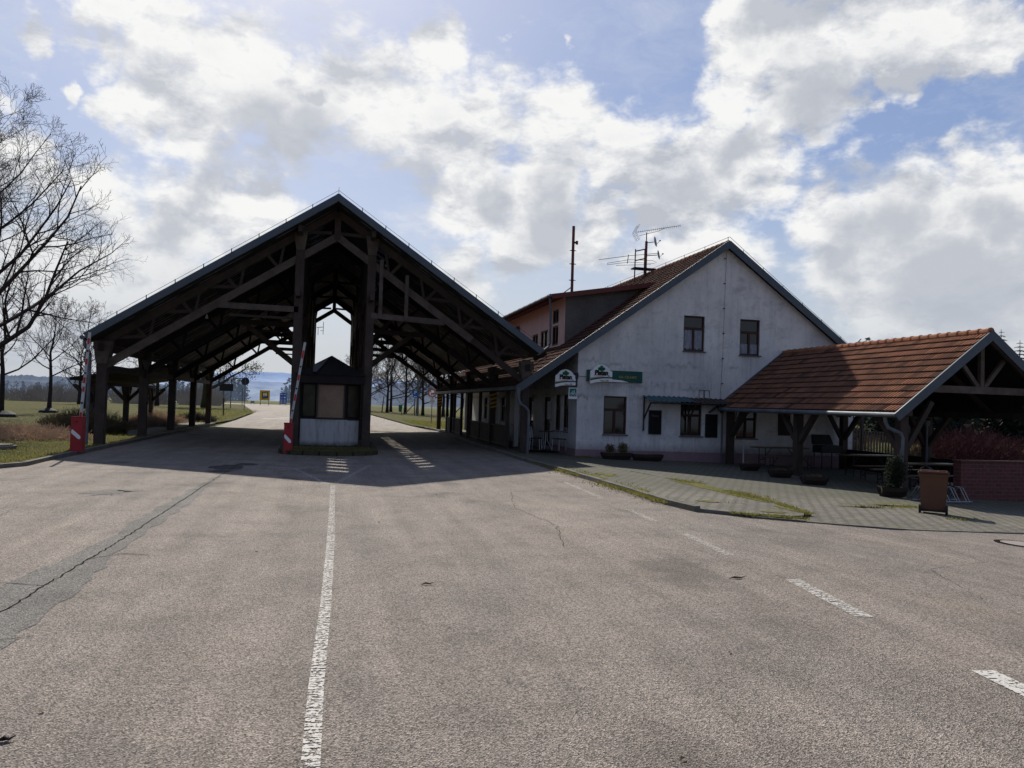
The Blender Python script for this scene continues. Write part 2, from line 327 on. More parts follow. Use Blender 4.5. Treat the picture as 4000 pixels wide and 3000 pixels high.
# ------------------------------------------------------------------ mesh builder
class MB:
    def __init__(s): s.v = []; s.f = []; s.mi = []; s.m = 0; s.tint = []
    def face(s, pts, t=0.):
        i = len(s.v); s.v += [tuple(p) for p in pts]; s.f.append(tuple(range(i, i+len(pts)))); s.mi.append(s.m); s.tint.append(t)
    def hexa(s, P):
        i = len(s.v); s.v += [tuple(p) for p in P]
        for f in ((0, 3, 2, 1), (4, 5, 6, 7), (0, 1, 5, 4), (1, 2, 6, 5), (2, 3, 7, 6), (3, 0, 4, 7)):
            s.f.append(tuple(i+k for k in f)); s.mi.append(s.m); s.tint.append(0.)
    def box(s, x0, x1, y0, y1, z0, z1):
        s.hexa([(x0, y0, z0), (x1, y0, z0), (x1, y1, z0), (x0, y1, z0), (x0, y0, z1), (x1, y0, z1), (x1, y1, z1), (x0, y1, z1)]); return s
    def beam(s, a, b, w, h, up=(0, 0, 1), a2=None, ext=0.):
        a = Vector(a); b = Vector(b); d = (b-a).normalized(); a = a-d*ext; b = b+d*ext
        u = Vector(up)
        if abs(d.dot(u)) > .98: u = Vector((0, 1, 0))
        sd = d.cross(u).normalized(); uu = sd.cross(d).normalized()
        P = []
        for p in (a, b):
            for q, r in ((-1, -1), (1, -1), (1, 1), (-1, 1)): P.append(p+sd*(q*w/2)+uu*(r*h/2))
        s.hexa(P); return s
    def tube(s, pts, rad, n=6, cap=True):
        pts = [Vector(p) for p in pts]; k = len(pts)
        if not isinstance(rad, (list, tuple)): rad = [rad]*k
        i0 = len(s.v); prev = None
        for j, p in enumerate(pts):
            d = (pts[min(j+1, k-1)]-pts[max(j-1, 0)])
            if d.length < 1e-9: d = Vector((0, 0, 1))
            d.normalize()
            if prev is None:
                u = d.orthogonal().normalized()
            else:
                u = prev-d*prev.dot(d)
                if u.length < 1e-6: u = d.orthogonal()
                u.normalize()
            prev = u; w = d.cross(u)
            for q in range(n):
                a = 2*math.pi*q/n; s.v.append(tuple(p+(u*math.cos(a)+w*math.sin(a))*rad[j]))
        for j in range(k-1):
            for q in range(n):
                a = i0+j*n+q; b = i0+j*n+(q+1) % n
                s.f.append((a, b, b+n, a+n)); s.mi.append(s.m); s.tint.append(0.)
        if cap:
            s.f.append(tuple(i0+q for q in reversed(range(n)))); s.f.append(tuple(i0+(k-1)*n+q for q in range(n)))
            s.mi += [s.m]*2; s.tint += [0., 0.]
        return s
    def cyl(s, c, r, axis, h, n=20):
        c = Vector(c); ax = Vector(axis).normalized(); return s.tube([c-ax*h/2, c+ax*h/2], r, n)
    def prism(s, pts, d):
        """pts: planar polygon (3D), extruded by vector d"""
        d = Vector(d); a = [Vector(p) for p in pts]; b = [p+d for p in a]; n = len(a)
        s.face(a[::-1]); s.face(b)
        for i in range(n): s.face([a[i], a[(i+1) % n], b[(i+1) % n], b[i]])
        return s
    def build(s, name, mat, parent=None, label=None, smooth=False):
        me = bpy.data.meshes.new(name)
        off = Vector((0, 0, 0))
        p = parent
        while p is not None:
            off += Vector(p.location); p = p.parent
        me.from_pydata([(x-off.x, y-off.y, z-off.z) for x, y, z in s.v], [], s.f)
        mats = mat if isinstance(mat, (list, tuple)) else [mat]
        for m in mats: me.materials.append(M[m] if isinstance(m, str) else m)
        if len(mats) > 1: me.polygons.foreach_set('material_index', s.mi)
        if any(s.tint):
            at = me.attributes.new('tint', 'FLOAT', 'FACE'); at.data.foreach_set('value', s.tint)
        if smooth: me.polygons.foreach_set('use_smooth', [True]*len(me.polygons))
        me.update()
        bm = bmesh.new(); bm.from_mesh(me); bmesh.ops.recalc_face_normals(bm, faces=bm.faces) if not smooth or len(bm.faces) < 4000 else None
        bm.to_mesh(me); bm.free()
        o = bpy.data.objects.new(name, me); col.objects.link(o); o.parent = parent
        if label: o['label'] = label
        return o
def tag(o, label=None, cat=None, group=None, kind=None):
    if label: o['label'] = label
    if cat: o['category'] = cat
    if group: o['group'] = group
    if kind: o['kind'] = kind
    return o
def thing(name, loc, label, cat, group=None):
    o = bpy.data.objects.new(name, None); o.location = loc; o.empty_display_size = .3; col.objects.link(o)
    return tag(o, label, cat, group)
def copy_tree(o, parent=None):
    c = o.copy(); col.objects.link(c); c.parent = parent
    for ch in o.children: copy_tree(ch, c)
    return c
def text(s, size, mat, parent, loc, rot=(math.pi/2, 0, 0), name='lettering', off=0., ext=.004, sx=1., align='CENTER'):
    cu = bpy.data.curves.new(name, 'FONT'); cu.body = s; cu.size = size; cu.align_x = align; cu.align_y = 'CENTER'; cu.extrude = ext; cu.offset = off; cu.resolution_u = 3
    t = bpy.data.objects.new('tmp', cu); col.objects.link(t)
    bpy.context.view_layer.update()
    me = bpy.data.meshes.new_from_object(t.evaluated_get(bpy.context.evaluated_depsgraph_get()))
    bpy.data.objects.remove(t); bpy.data.curves.remove(cu)
    from mathutils import Euler
    mw = Euler(rot).to_matrix().to_4x4() @ Matrix.Diagonal((sx, 1, 1, 1))
    me.transform(mw)
    off_ = Vector(loc); p = parent
    while p is not None: off_ -= Vector(p.location); p = p.parent
    me.transform(Matrix.Translation(off_)); me.materials.clear(); me.materials.append(M[mat])
    o = bpy.data.objects.new(name, me); col.objects.link(o); o.parent = parent; return o

def sheet(name, polys, z, mat, kind='structure', wear=None, thick=0.):
    """flat polygon(s) draped on the ground, optional thickness downwards"""
    bm = bmesh.new()
    for poly in polys:
        bm.faces.new([bm.verts.new((x, y, 0)) for x, y in poly])
    for ax, vals in ((0, (6, 8, 10, 12, 14, 17, 20, 25, 34)), (1, (16, 18, 20, 22, 24))):
        for val in vals:
            n = Vector((1, 0, 0)) if ax == 0 else Vector((0, 1, 0))
            bmesh.ops.bisect_plane(bm, geom=bm.verts[:]+bm.edges[:]+bm.faces[:], plane_co=n*val, plane_no=n)
    for v in bm.verts: v.co.z = gz(v.co.x, v.co.y)+z
    bmesh.ops.recalc_face_normals(bm, faces=bm.faces)
    for f in bm.faces:
        if f.normal.z < 0: f.normal_flip()
    if thick:
        r = bmesh.ops.extrude_face_region(bm, geom=bm.faces[:])
        for v in r['geom']:
            if isinstance(v, bmesh.types.BMVert): v.co.z -= thick
        bmesh.ops.recalc_face_normals(bm, faces=bm.faces)
    me = bpy.data.meshes.new(name); bm.to_mesh(me); bm.free()
    me.materials.append(M[mat])
    if wear is not None:
        at = me.attributes.new('wear', 'FLOAT', 'POINT'); at.data.foreach_set('value', [wear(v.co.x, v.co.y) for v in me.vertices])
    o = bpy.data.objects.new(name, me); col.objects.link(o); tag(o, kind=kind); return o
#@@GROUND
# ================================================================== GROUND
def jag(p0, p1, n, amp, rnd):
    (x0, y0), (x1, y1) = p0, p1; dx, dy = x1-x0, y1-y0; L = math.hypot(dx, dy); out = []
    for i in range(n):
        t = i/n; a = rnd.uniform(-amp, amp) if i else 0
        out.append((x0+dx*t-dy/L*a, y0+dy*t+dx/L*a))
    return out
# big meadow with gentle relief further out
def field():
    m = MB(); xs = [-2500, -900, -400, -200, -120, -80, -60, -45, -34, -26, -20, -14, -8, 0, 6, 8, 10, 12, 14, 17, 20, 25, 34, 45, 60, 80, 110, 160, 300, 900, 2500]
    ys = [-60, 0, 10, 16, 18, 20, 22, 24, 30, 38, 46, 54, 62, 72, 85, 100, 120, 145, 175, 220, 280, 400, 700, 1300, 2600]
    P = {}
    for i, x in enumerate(xs):
        for j, y in enumerate(ys):
            z = gz(x, y)-.06
            if x < -9 and y < 140: z += .05+.10*math.sin(x*.21)*math.sin(y*.13+1)
            if y > 400: z -= (y-400)*.004
            P[i, j] = len(m.v); m.v.append((x, y, z))
    for i in range(len(xs)-1):
        for j in range(len(ys)-1):
            m.f.append((P[i, j], P[i+1, j], P[i+1, j+1], P[i, j+1])); m.mi.append(0); m.tint.append(0.)
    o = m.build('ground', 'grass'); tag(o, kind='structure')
field()
rA = random.Random(3)
road = [(-60, -20), (60, -20), (60, 11.60), (12.5, 11.62), (9.5, 11.45), (8.2, 11.9), (7.2, 12.25), (6.45, 12.75), (6.3, 13.6), (6.35, 15.5), (6.3, 20.3), (6.15, 24.5), (6.35, 34), (6.6, 44), (6.7, 49), (6.2, 52.5), (5.9, 58)]
road += [(5.5, 75), (4.9, 101), (3.5, 135), (-.5, 175), (-7, 205), (-60, 230), (-60, 215), (-19, 185), (-15.1, 149), (-10.9, 114.6), (-8.2, 90), (-6.95, 62), (-6.5, 47.5), (-6.9, 46)]
road += [(-7.0, 36), (-7.0, 22), (-6.95, 20.4), (-7.6, 18.9), (-9.5, 17.6), (-14, 16.7), (-60, 15.5)]
sheet('road', [road], 0., 'asphalt')
# kerbs: left of the lanes, right of the lanes, paving edge
def kerb(name, line, w, h, z0, label, seg=1.0, mat='kerb', below=.3):
    m = MB(); acc = []
    for (x0, y0), (x1, y1) in zip(line[:-1], line[1:]):
        L = math.hypot(x1-x0, y1-y0); n = max(1, int(round(L/seg)))
        for i in range(n):
            a = i/n; b = (i+1)/n-.012/L
            p = (x0+(x1-x0)*a, y0+(y1-y0)*a); q = (x0+(x1-x0)*b, y0+(y1-y0)*b)
            d = Vector((q[0]-p[0], q[1]-p[1], 0)).normalized(); nrm = Vector((-d.y, d.x, 0))
            js = rA.uniform(-.01, .01); P = []
            for zz in (-below, h+rA.uniform(-.006, .006)):
                for (pt, sg) in ((p, 0), (q, 0), (q, 1), (p, 1)):
                    P.append((pt[0]+nrm.x*(w*sg+js), pt[1]+nrm.y*(w*sg+js), gz(*pt)+z0+zz))
            m.hexa(P)
    o = m.build(name, mat); tag(o, kind='structure'); return o
kerb('kerb', [(-6.98, 51.5), (-6.98, 36), (-6.98, 22), (-6.93, 20.4), (-7.6, 18.85), (-9.5, 17.55), (-14, 16.65), (-30, 16.1)], -.14, .10, 0, '')
kerb('kerb', [(6.45, 12.75), (6.3, 13.6), (6.35, 15.5), (6.3, 20.3), (6.15, 24.5), (6.35, 34), (6.6, 44), (6.7, 49.5), (6.3, 52.3)], -.13, .10, 0, '')
kerb('kerb', [(8.72, 12.80), (8.45, 12.40), (8.0, 12.26), (7.2, 12.35), (6.45, 12.77)], -.09, .07, 0, '')
kerb('kerb', [(60, 11.60), (12.5, 11.62), (9.9, 11.5), (8.2, 11.94), (7.3, 12.26)], -.08, .02, 0, '')
# low kerb dividing the two paved areas
kerb('kerb', [(8.74, 12.78), (8.9, 13.4), (9.14, 14.4), (9.12, 16.8), (9.0, 19.5), (8.3, 23.0), (7.6, 25.5)], -.10, .05, .01, '')
sheet('pavement', [[(6.45, 12.8), (7.2, 12.42), (8.0, 12.33), (8.42, 12.44), (8.68, 12.78), (8.84, 13.4), (9.08, 14.4), (9.06, 16.8), (8.95, 19.5), (8.25, 23), (7.55, 25.5), (7.3, 30.), (9.2, 30.), (9.2, 52.5), (6.72, 52.3), (6.74, 44), (6.46, 34), (6.26, 24.5), (6.4, 20.3), (6.45, 15.5), (6.4, 13.6)]], .06, 'pavers')
sheet('paving', [[(7.35, 12.30), (8.2, 12.0), (9.9, 11.56), (12.5, 11.68), (60, 11.66), (60, 30), (9.3, 30), (7.7, 29.5), (7.7, 25.5), (8.4, 23), (9.1, 19.5), (9.18, 16.8), (9.2, 14.4), (8.96, 13.4), (8.80, 12.72), (8.5, 12.33), (8.0, 12.22)]], .014, 'pavers')
sheet('walkway', [[(-7.13, 35), (-7.13, 51.4), (-8.9, 51.4), (-8.9, 38), (-8.2, 35)]], .085, 'concrete', thick=.2)
# grass verge left, raised to the kerb
sheet('grass_verge', [[(-7.13, 22), (-7.13, 34.9), (-8.25, 34.9), (-8.95, 38), (-8.95, 51.5), (-7.2, 51.5), (-7.0, 60), (-8.4, 90), (-11.2, 114), (-15.5, 148), (-40, 190), (-70, 190), (-70, 16.3), (-30, 16.3), (-14, 16.85), (-9.5, 17.75), (-7.72, 18.95), (-7.08, 20.4)]], .06, 'grass')
sheet('grass_verge', [[(6.0, 58), (7.2, 52.6), (9.2, 52.7), (14, 54), (14, 62), (40, 80), (60, 120), (60, 210), (-6, 208), (.3, 176), (4.2, 135), (5.2, 101), (5.7, 75)]], .04, 'grass')
# repaired strip and its crack
rB = random.Random(5)
L_ = [(-2.9, 5.0), (-2.85, 7.8), (-2.62, 10.3), (-2.62, 13), (-2.5, 16), (-2.42, 18.3)]
R_ = [(-2.30, 18.3), (-2.28, 16), (-2.2, 13.9), (-2.28, 10.3), (-2.18, 7.9), (-2.15, 6.0), (-2.2, 4.8)]
poly = []
for a, b in zip(L_[:-1], L_[1:]): poly += jag(a, b, 9, .05, rB)
for a, b in zip(R_[:-1], R_[1:]): poly += jag(a, b, 9, .05, rB)
sheet('road_patch', [poly], .004, 'patch')
def crack(pts, w, rnd, amp=.03, n=40):
    m = MB(); P = []
    for (x0, y0), (x1, y1) in zip(pts[:-1], pts[1:]):
        for i in range(n): t = i/n; P.append((x0+(x1-x0)*t+rnd.gauss(0, amp*.3), y0+(y1-y0)*t))
    P.append(pts[-1])
    for a, b in zip(P[:-1], P[1:]):
        d = Vector((b[0]-a[0], b[1]-a[1], 0)); nn = Vector((-d.y, d.x, 0)).normalized()*w*rnd.uniform(.5, 1.2)
        m.face([(a[0]-nn.x, a[1]-nn.y, .008), (b[0]-nn.x, b[1]-nn.y, .008), (b[0]+nn.x, b[1]+nn.y, .008), (a[0]+nn.x, a[1]+nn.y, .008)])
    return m
mc = crack([(-2.55, 5.0), (-2.5, 7.8), (-2.42, 10.3), (-2.40, 13), (-2.36, 18.4), (-2.30, 21.5)], .008, rB)
for pts in ([(-2.53, 7.0), (-2.75, 7.25), (-3.2, 7.1), (-3.9, 7.5)], [(-2.5, 6.6), (-2.3, 6.2), (-2.05, 6.3)], [(-2.5, 7.9), (-3.0, 8.1), (-3.6, 8.0)], [(-2.46, 9.1), (-2.2, 9.4), (-1.9, 9.3)], [(-2.52, 6.3), (-2.7, 6.0), (-2.6, 5.6)]):
    c2 = crack(pts, .006, rB, .04, 12); n0 = len(mc.v); mc.v += c2.v; mc.f += [tuple(i+n0 for i in f) for f in c2.f]; mc.mi += c2.mi; mc.tint += c2.tint
for pts in ([(3.0, 9.5), (3.4, 11.2), (3.2, 13.0), (3.7, 15.5)], [(3.4, 11.2), (2.6, 12.0)], [(-5.5, 10.0), (-4.4, 11.5), (-4.6, 13.2), (-3.6, 15.5)], [(6.5, 6.5), (7.2, 8.0), (8.6, 8.6), (9.2, 10.2)]):
    c2 = crack(pts, .0035, rB, .05, 14); n0 = len(mc.v); mc.v += [(x, y, z+gz(x, y)) for x, y, z in c2.v]; mc.f += [tuple(i+n0 for i in f) for f in c2.f]; mc.mi += c2.mi; mc.tint += c2.tint
tag(mc.build('road_crack', 'crackfill'), kind='structure')
def blob(cx, cy, rx, ry, rnd, n=22, a=.25):
    return [(cx+math.cos(6.283*i/n)*rx*rnd.uniform(1-a, 1+a), cy+math.sin(6.283*i/n)*ry*rnd.uniform(1-a, 1+a)) for i in range(n)]
sheet('oil_stain', [blob(-2.45, 20.6, .42, .75, rB), blob(-2.1, 21.6, .3, .4, rB), blob(-2.5, 19.5, .3, .25, rB)], .0045, 'oil')
sheet('oil_stain', [blob(-3.9, 15.2, .35, .45, rB, a=.4), blob(-3.55, 15.5, .2, .2, rB, a=.4)], .0045, 'patch')
# painted markings
def strip(pts, w):
    out = []
    for s in (1, -1):
        pp = pts if s == 1 else pts[::-1]
        for i, p in enumerate(pp):
            q = pts[min(i+1, len(pts)-1)] if s == 1 else pp[i]
            k = i if s == 1 else len(pts)-1-i
            a = pts[max(k-1, 0)]; b = pts[min(k+1, len(pts)-1)]
            d = Vector((b[0]-a[0], b[1]-a[1], 0)).normalized()
            out.append((p[0]-d.y*w/2*s, p[1]+d.x*w/2*s))
    return out
cl = [(-.04+.13*0, 2.6), (-.02, 5.0), (.03, 7.1), (.07, 10), (.09, 12.6), (.11, 15.5), (.12, 16.6)]
cw = [strip([a, b], .115) for a, b in zip(cl[:-1], cl[1:])]
full = strip(cl, .095)
sheet('centre_line', [full], .005, 'paint', wear=lambda x, y: .42 if y < 12 else .5)
wm = lambda *p: sheet('lane_marking', [strip([a, b], w) for a, b, w in p], .005, 'paint', wear=lambda x, y: .45 if y > 5.6 else .30)
wm(((4.95, 7.45), (4.72, 6.0), .17), ((4.62, 4.62), (4.45, 3.2), .18))
sheet('lane_marking', [strip([(5.10, 10.4), (4.95, 8.8)], .12), strip([(5.25, 12.9), (5.15, 11.5)], .12), strip([(5.5, 17.5), (5.35, 14.5)], .12), strip([(-.85, 20.6), (0, 16.8)], .12), strip([(1.1, 21.6), (.2, 17.0)], .12), strip([(-1.5, 20.9), (-.9, 20.6)], .25)], .005, 'paint', wear=lambda x, y: .52)
sheet('lane_marking', [strip([(-5.5, 68), (-1.5, 69)], .8), strip([(-4.5, 74), (0, 75.5)], .8)], .005, 'paint', wear=lambda x, y: .05)
# sandy drift
# traffic island
isl = [(-1.48, 26.2)] + [(-1.48*math.cos(a), 26.2-1.0*math.sin(a)) for a in [R(t) for t in range(20, 180, 20)]] + [(1.5, 26.2), (1.5, 53), (.6, 53.8), (-.6, 53.8), (-1.48, 53)]
sheet('traffic_island', [isl], .13, 'dirt', thick=.3)
kerb('kerb', [(-1.48, 53), (-1.48, 26.2)] + [(-1.48*math.cos(a), 26.2-1.0*math.sin(a)) for a in [R(t) for t in range(20, 180, 20)]] + [(1.5, 26.2), (1.5, 53)], -.12, .135, 0, '', mat='dirt')
#@@CANOPY
# ================================================================== TIMBER CANOPY
TY = [27.9, 33.8, 39.6, 45.4, 51.1]
YF, YB = 26.7, 52.3
SL = .672; RZ = 8.72; XE = -7.56; XR = 7.33
def rz(x): return RZ-SL*abs(x-.03)
canopy = thing('border_canopy', (0, 27.9, 0), 'large dark timber canopy with steep gable roof spanning both road lanes', 'canopy')
def is_hole(x, y):
    f = (y*1.0) % 1.0
    if not (.2 < f < .7): return False
    if 1.3 < x < 2.0 and 28.6 < y < 47.6: return True
    if -1.05 < x < -.45 and 29.2 < y < 33.6: return True
    return False
def tiled(m, P0, U, V, nu, nv, rnd, pan=.03, step=.035, hole=None, prof=4, miss=0.):
    """P0 upper corner, U along ridge (total), V down slope (total)"""
    P0 = Vector(P0); U = Vector(U); V = Vector(V); N = U.cross(V).normalized()
    if N.z < 0: N = -N
    sh = [0, .9, .9, .0, .0, .8, .8, 0.] if prof == 4 else [0, 1, .2]
    du = [0, .10, .30, .42, .52, .62, .84, 1.] if prof == 4 else [0, .45, 1.]
    for j in range(nv):
        for i in range(nu):
            t = min(1, max(.01, rnd.random()**1.3)); jit = rnd.uniform(-.004, .006)
            c = P0+U*((i+.5)/nu)+V*((j+.5)/nv)
            if hole and hole(c.x, c.y): continue
            for k in range(len(du)-1):
                a = P0+U*((i+du[k])/nu)+V*(j/nv)+N*(sh[k]*pan)
                b = P0+U*((i+du[k+1])/nu)+V*(j/nv)+N*(sh[k+1]*pan)
                c1 = P0+U*((i+du[k+1])/nu)+V*((j+1.03)/nv)+N*(sh[k+1]*pan+step+jit)
                d1 = P0+U*((i+du[k])/nu)+V*((j+1.03)/nv)+N*(sh[k]*pan+step+jit)
                tk = t if prof != 4 or k in (1, 5) else max(t, .9)  # roll sides and channels tinted dark: grime plus painted shade between rolls
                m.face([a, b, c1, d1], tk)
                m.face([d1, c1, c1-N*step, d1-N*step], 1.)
# roof covering with light slots between battens
rC = random.Random(11)
m = MB()
for sgn, xe in ((-1, XE), (1, XR)):
    def hol(x, y): return is_hole(x, y)
    L = YB-YF
    NU = 102; x_r = .03
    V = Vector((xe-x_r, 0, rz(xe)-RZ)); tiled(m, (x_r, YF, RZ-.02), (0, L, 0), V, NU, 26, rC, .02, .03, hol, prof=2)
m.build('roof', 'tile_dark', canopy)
m = MB()
for sgn, xe in ((-1, XE), (1, XR)):
    xs = sorted([.03, xe] + ([1.3, 2.0] if sgn > 0 else [-1.05, -.45]))
    n = int((YB-YF)/.1)
    for i in range(n):
        y0 = YF+.02+i*.1; y1 = y0+.1
        # merge: only split where slots may occur
        for a, b in zip(xs[:-1], xs[1:]):
            if is_hole((a+b)/2, y0+.05): continue
            m.face([(a, y0, rz(a)-.13), (b, y0, rz(b)-.13), (b, y1, rz(b)-.13), (a, y1, rz(a)-.13)])
for (xa, xb, ya, yb_) in ((1.3, 2.0, 28.6, 47.6), (-1.05, -.45, 29.2, 33.6)):
    y = math.floor(ya)
    while y < yb_+1:
        for e in (y+.215, y+.705):
            m.face([(xa-.05, e, rz(xa)-.135), (xb+.05, e, rz(xb)-.135), (xb+.05, e, rz(xb)+.02), (xa-.05, e, rz(xa)+.02)])
        y += 1
    for x in (xa, xb): m.face([(x, ya-.5, rz(x)-.135), (x, yb_+.5, rz(x)-.135), (x, yb_+.5, rz(x)+.02), (x, ya-.5, rz(x)+.02)])
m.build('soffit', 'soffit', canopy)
# fascias (front and back), eave edges
for y in (YF, YB):
    m = MB()
    for xe in (XE, XR):
        yy = y+(.004 if xe > 0 else 0); m.beam((.03, yy, RZ-.03), (xe, yy, rz(xe)-.03), .05, .22, ext=.06)
    m.build('bargeboard', 'fascia', canopy)
m = MB(); m.tube([(.03, YF+.06, RZ+.02), (.03, YB-.06, RZ+.02)], .1, 8); m.build('ridge_cap', 'tile_dark', canopy)
m = MB()
for xe in (XE, XR):
    pts = [(.03+(xe-.03)*t, YF-.02, rz(.03+(xe-.03)*t)+.20) for t in (0., .25, .5, .75, 1.)]
    m.tube(pts, .008, 4)
    for k in range(1, 9):
        x = .03+(xe-.03)*k/9; m.tube([(x, YF-.02, rz(x)+.06), (x, YF-.02, rz(x)+.22)], .018, 4)
m.tube([(.03, YF-.05, RZ+.3), (.03, YB, RZ+.3)], .008, 4)
for y in range(27, 52, 2): m.tube([(.03, y, RZ), (.03, y, RZ+.3)], .01, 4)
m.build('lightning_wire', 'steel', canopy)
def half_truss(m, s, Y, front):
    """chord and web lines; returns nothing"""
    xe = 7.25 if s < 0 else 7.1
for ti, Y in enumerate(TY):
    front = ti == 0
    top = MB()
    for s, xe in ((-1, -7.3), (1, 7.15)):
        top.beam((.03, Y+.004*s, rz(0)-.28), (xe, Y+.004*s, rz(xe)-.28), .16, .24)
    wd = 'wood' if front else 'wood_dark'; tr = top.build('truss', wd, canopy)  # rear trusses take darker timber, canopy shade put into their colour
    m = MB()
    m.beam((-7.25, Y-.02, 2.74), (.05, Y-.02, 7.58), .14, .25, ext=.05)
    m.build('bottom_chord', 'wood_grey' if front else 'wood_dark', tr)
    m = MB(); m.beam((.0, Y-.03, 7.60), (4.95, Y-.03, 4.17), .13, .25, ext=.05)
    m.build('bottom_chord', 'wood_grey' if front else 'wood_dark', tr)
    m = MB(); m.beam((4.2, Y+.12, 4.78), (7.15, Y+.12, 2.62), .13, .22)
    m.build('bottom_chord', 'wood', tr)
    m = MB(); m.beam((.04, Y-.05, 8.25), (.04, Y-.05, 7.45), .22, .16, up=(0, 1, 0)); m.build('king_post', 'wood', tr)
    for s in (-1, 1):
        def bz(x): return 7.58-.665*abs(x)
        def tz(x): return rz(x)-.30
        m = MB()
        for xb in (6.0, 4.6, 3.2, 1.9):
            for dx, w in ((.48, .11), (-.16, .10)):
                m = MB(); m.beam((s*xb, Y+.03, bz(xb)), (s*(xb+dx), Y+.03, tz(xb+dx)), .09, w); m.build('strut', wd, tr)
            if xb > 2 and front: m = MB(); m.beam((s*(xb-.25), Y+.06, bz(xb-.25)), (s*(xb+1.15), Y+.06, tz(xb+1.15)), .07, .11); m.build('strut', 'wood', tr)
        m = MB(); m.beam((s*.15, Y+.03, 7.7), (s*1.15, Y+.03, tz(1.15)+.0), .09, .11)
        m.build('strut', 'wood', tr)
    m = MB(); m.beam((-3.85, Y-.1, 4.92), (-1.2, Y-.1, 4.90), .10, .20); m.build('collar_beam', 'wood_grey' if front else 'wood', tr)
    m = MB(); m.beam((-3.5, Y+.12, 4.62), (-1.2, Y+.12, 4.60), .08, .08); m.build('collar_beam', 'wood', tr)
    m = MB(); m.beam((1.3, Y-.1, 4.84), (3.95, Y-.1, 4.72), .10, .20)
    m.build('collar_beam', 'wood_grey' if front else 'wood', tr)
    if front:
        for x, z1, z0 in ((1.62, 6.85, 4.75), (2.54, 6.35, 4.72)):
            m = MB(); m.beam((x, Y-.18, z0), (x, Y-.18, z1), .13, .05, up=(0, 1, 0)); m.build('hanger', 'wood_grey', tr)
    else:
        for s in (-1, 1):
            m = MB(); m.beam((s*3.9, Y, 5.1), (s*1.3, Y, 3.1), .12, .2); m.build('knee_brace', 'wood_grey' if ti == 1 else 'wood', tr); m = MB(); m.beam((s*2.9, Y+.3, 5.8), (s*1.3, Y+.3, 4.1), .12, .16); m.build('knee_brace', 'wood', tr)
    # posts
    for x, z1, w, b0 in ((-7.38, 3.55, .30, .05), (-1.20, 7.85, .30, .1), (1.28, 7.85, .28, .1), (7.1, 3.5, .26, .04)):
        m = MB(); m.box(x-w/2, x+w/2, Y-w/2, Y+w/2, b0, z1)
        p = m.build('post', 'wood', canopy)
        m = MB()
        if abs(x) > 5:
            zt = z1-.05; m.hexa([(x-w/2-.02, Y-w/2-.04, zt-.75), (x+w/2+.02, Y-w/2-.04, zt-.75), (x+w/2+.02, Y+w/2+.04, zt-.75), (x-w/2-.02, Y+w/2+.04, zt-.75), (x-w/2-.13, Y-w/2-.04, zt), (x+w/2+.13, Y-w/2-.04, zt), (x+w/2+.13, Y+w/2+.04, zt), (x-w/2-.13, Y+w/2+.04, zt)])
        else:
            zt = rz(x)-.15
            m.hexa([(x-.14, Y-.19, zt-.75), (x+.14, Y-.19, zt-.75), (x+.14, Y+.17, zt-.75), (x-.14, Y+.17, zt-.75), (x-.24, Y-.19, zt-.05-.1*(x < 0)), (x+.24, Y-.19, zt-.05-.1*(x > 0)), (x+.24, Y+.17, zt-.05-.1*(x > 0)), (x-.24, Y+.17, zt-.05-.1*(x < 0))])
        m.build('post_cap', 'wood_grey' if front else 'wood', p)
for i in range(4):
    Y = (TY[i]+TY[i+1])/2
    for x in (-1.22, 1.30):
        m = MB(); m.box(x-.1, x+.1, Y-.12, Y+.12, 3.0+.2*(i % 2), 7.8); m.build('hanging_post', 'wood', canopy)
        m = MB(); m.beam((x*.93, TY[i]+.1, 5.2), (x*.93, TY[i+1]-.1, 3.3), .06, .14); m.build('brace', 'wood_grey', canopy)
for x, z in ((-1.2, 5.4), (1.28, 5.4), (-1.2, 7.6), (1.28, 7.6), (-7.38, 3.28), (-7.38, 2.62), (7.1, 3.2)):
    m = MB(); m.beam((x, YF+.3 if abs(z-2.62) > .01 else 27.9, z), (x, YB-.3, z), .14, .22); m.build('purlin', 'wood', canopy)
# inner lining boards above the booth passage
for x in (-1.12, 1.18):
    m = MB(); y = 28.3
    while y < 51:
        w = rC.uniform(.13, .16); m.box(x-.012, x+.012, y, y+w, 5.5+rC.uniform(-.02, .02), rz(x)-.2); y += w+.012
    m.build('plank_lining', 'wood', canopy)
for s, x in ((-1, -7.38), (1, 7.1)):
    for Y in TY:
        for d in (-1, 1):
            if (Y == TY[0] and d < 0) or (Y == TY[-1] and d > 0): continue
            m = MB(); m.beam((x, Y+d*.1, 2.45), (x, Y+d*.95, 3.2), .10, .16); m.build('brace', 'wood', canopy)
# eave gutter and downpipe on the left
m = MB(); m.tube([(-7.70, YF, 3.52), (-7.70, YB, 3.50)], .075, 8); m.build('gutter', 'zinc', canopy)
m = MB(); m.tube([(-7.70, 27.0, 3.48), (-7.70, 27.0, 3.3), (-7.66, 27.35, 3.12), (-7.68, 27.55, 3.0), (-7.68, 27.55, .08)], .055, 8); m.build('downpipe', 'zinc', canopy)
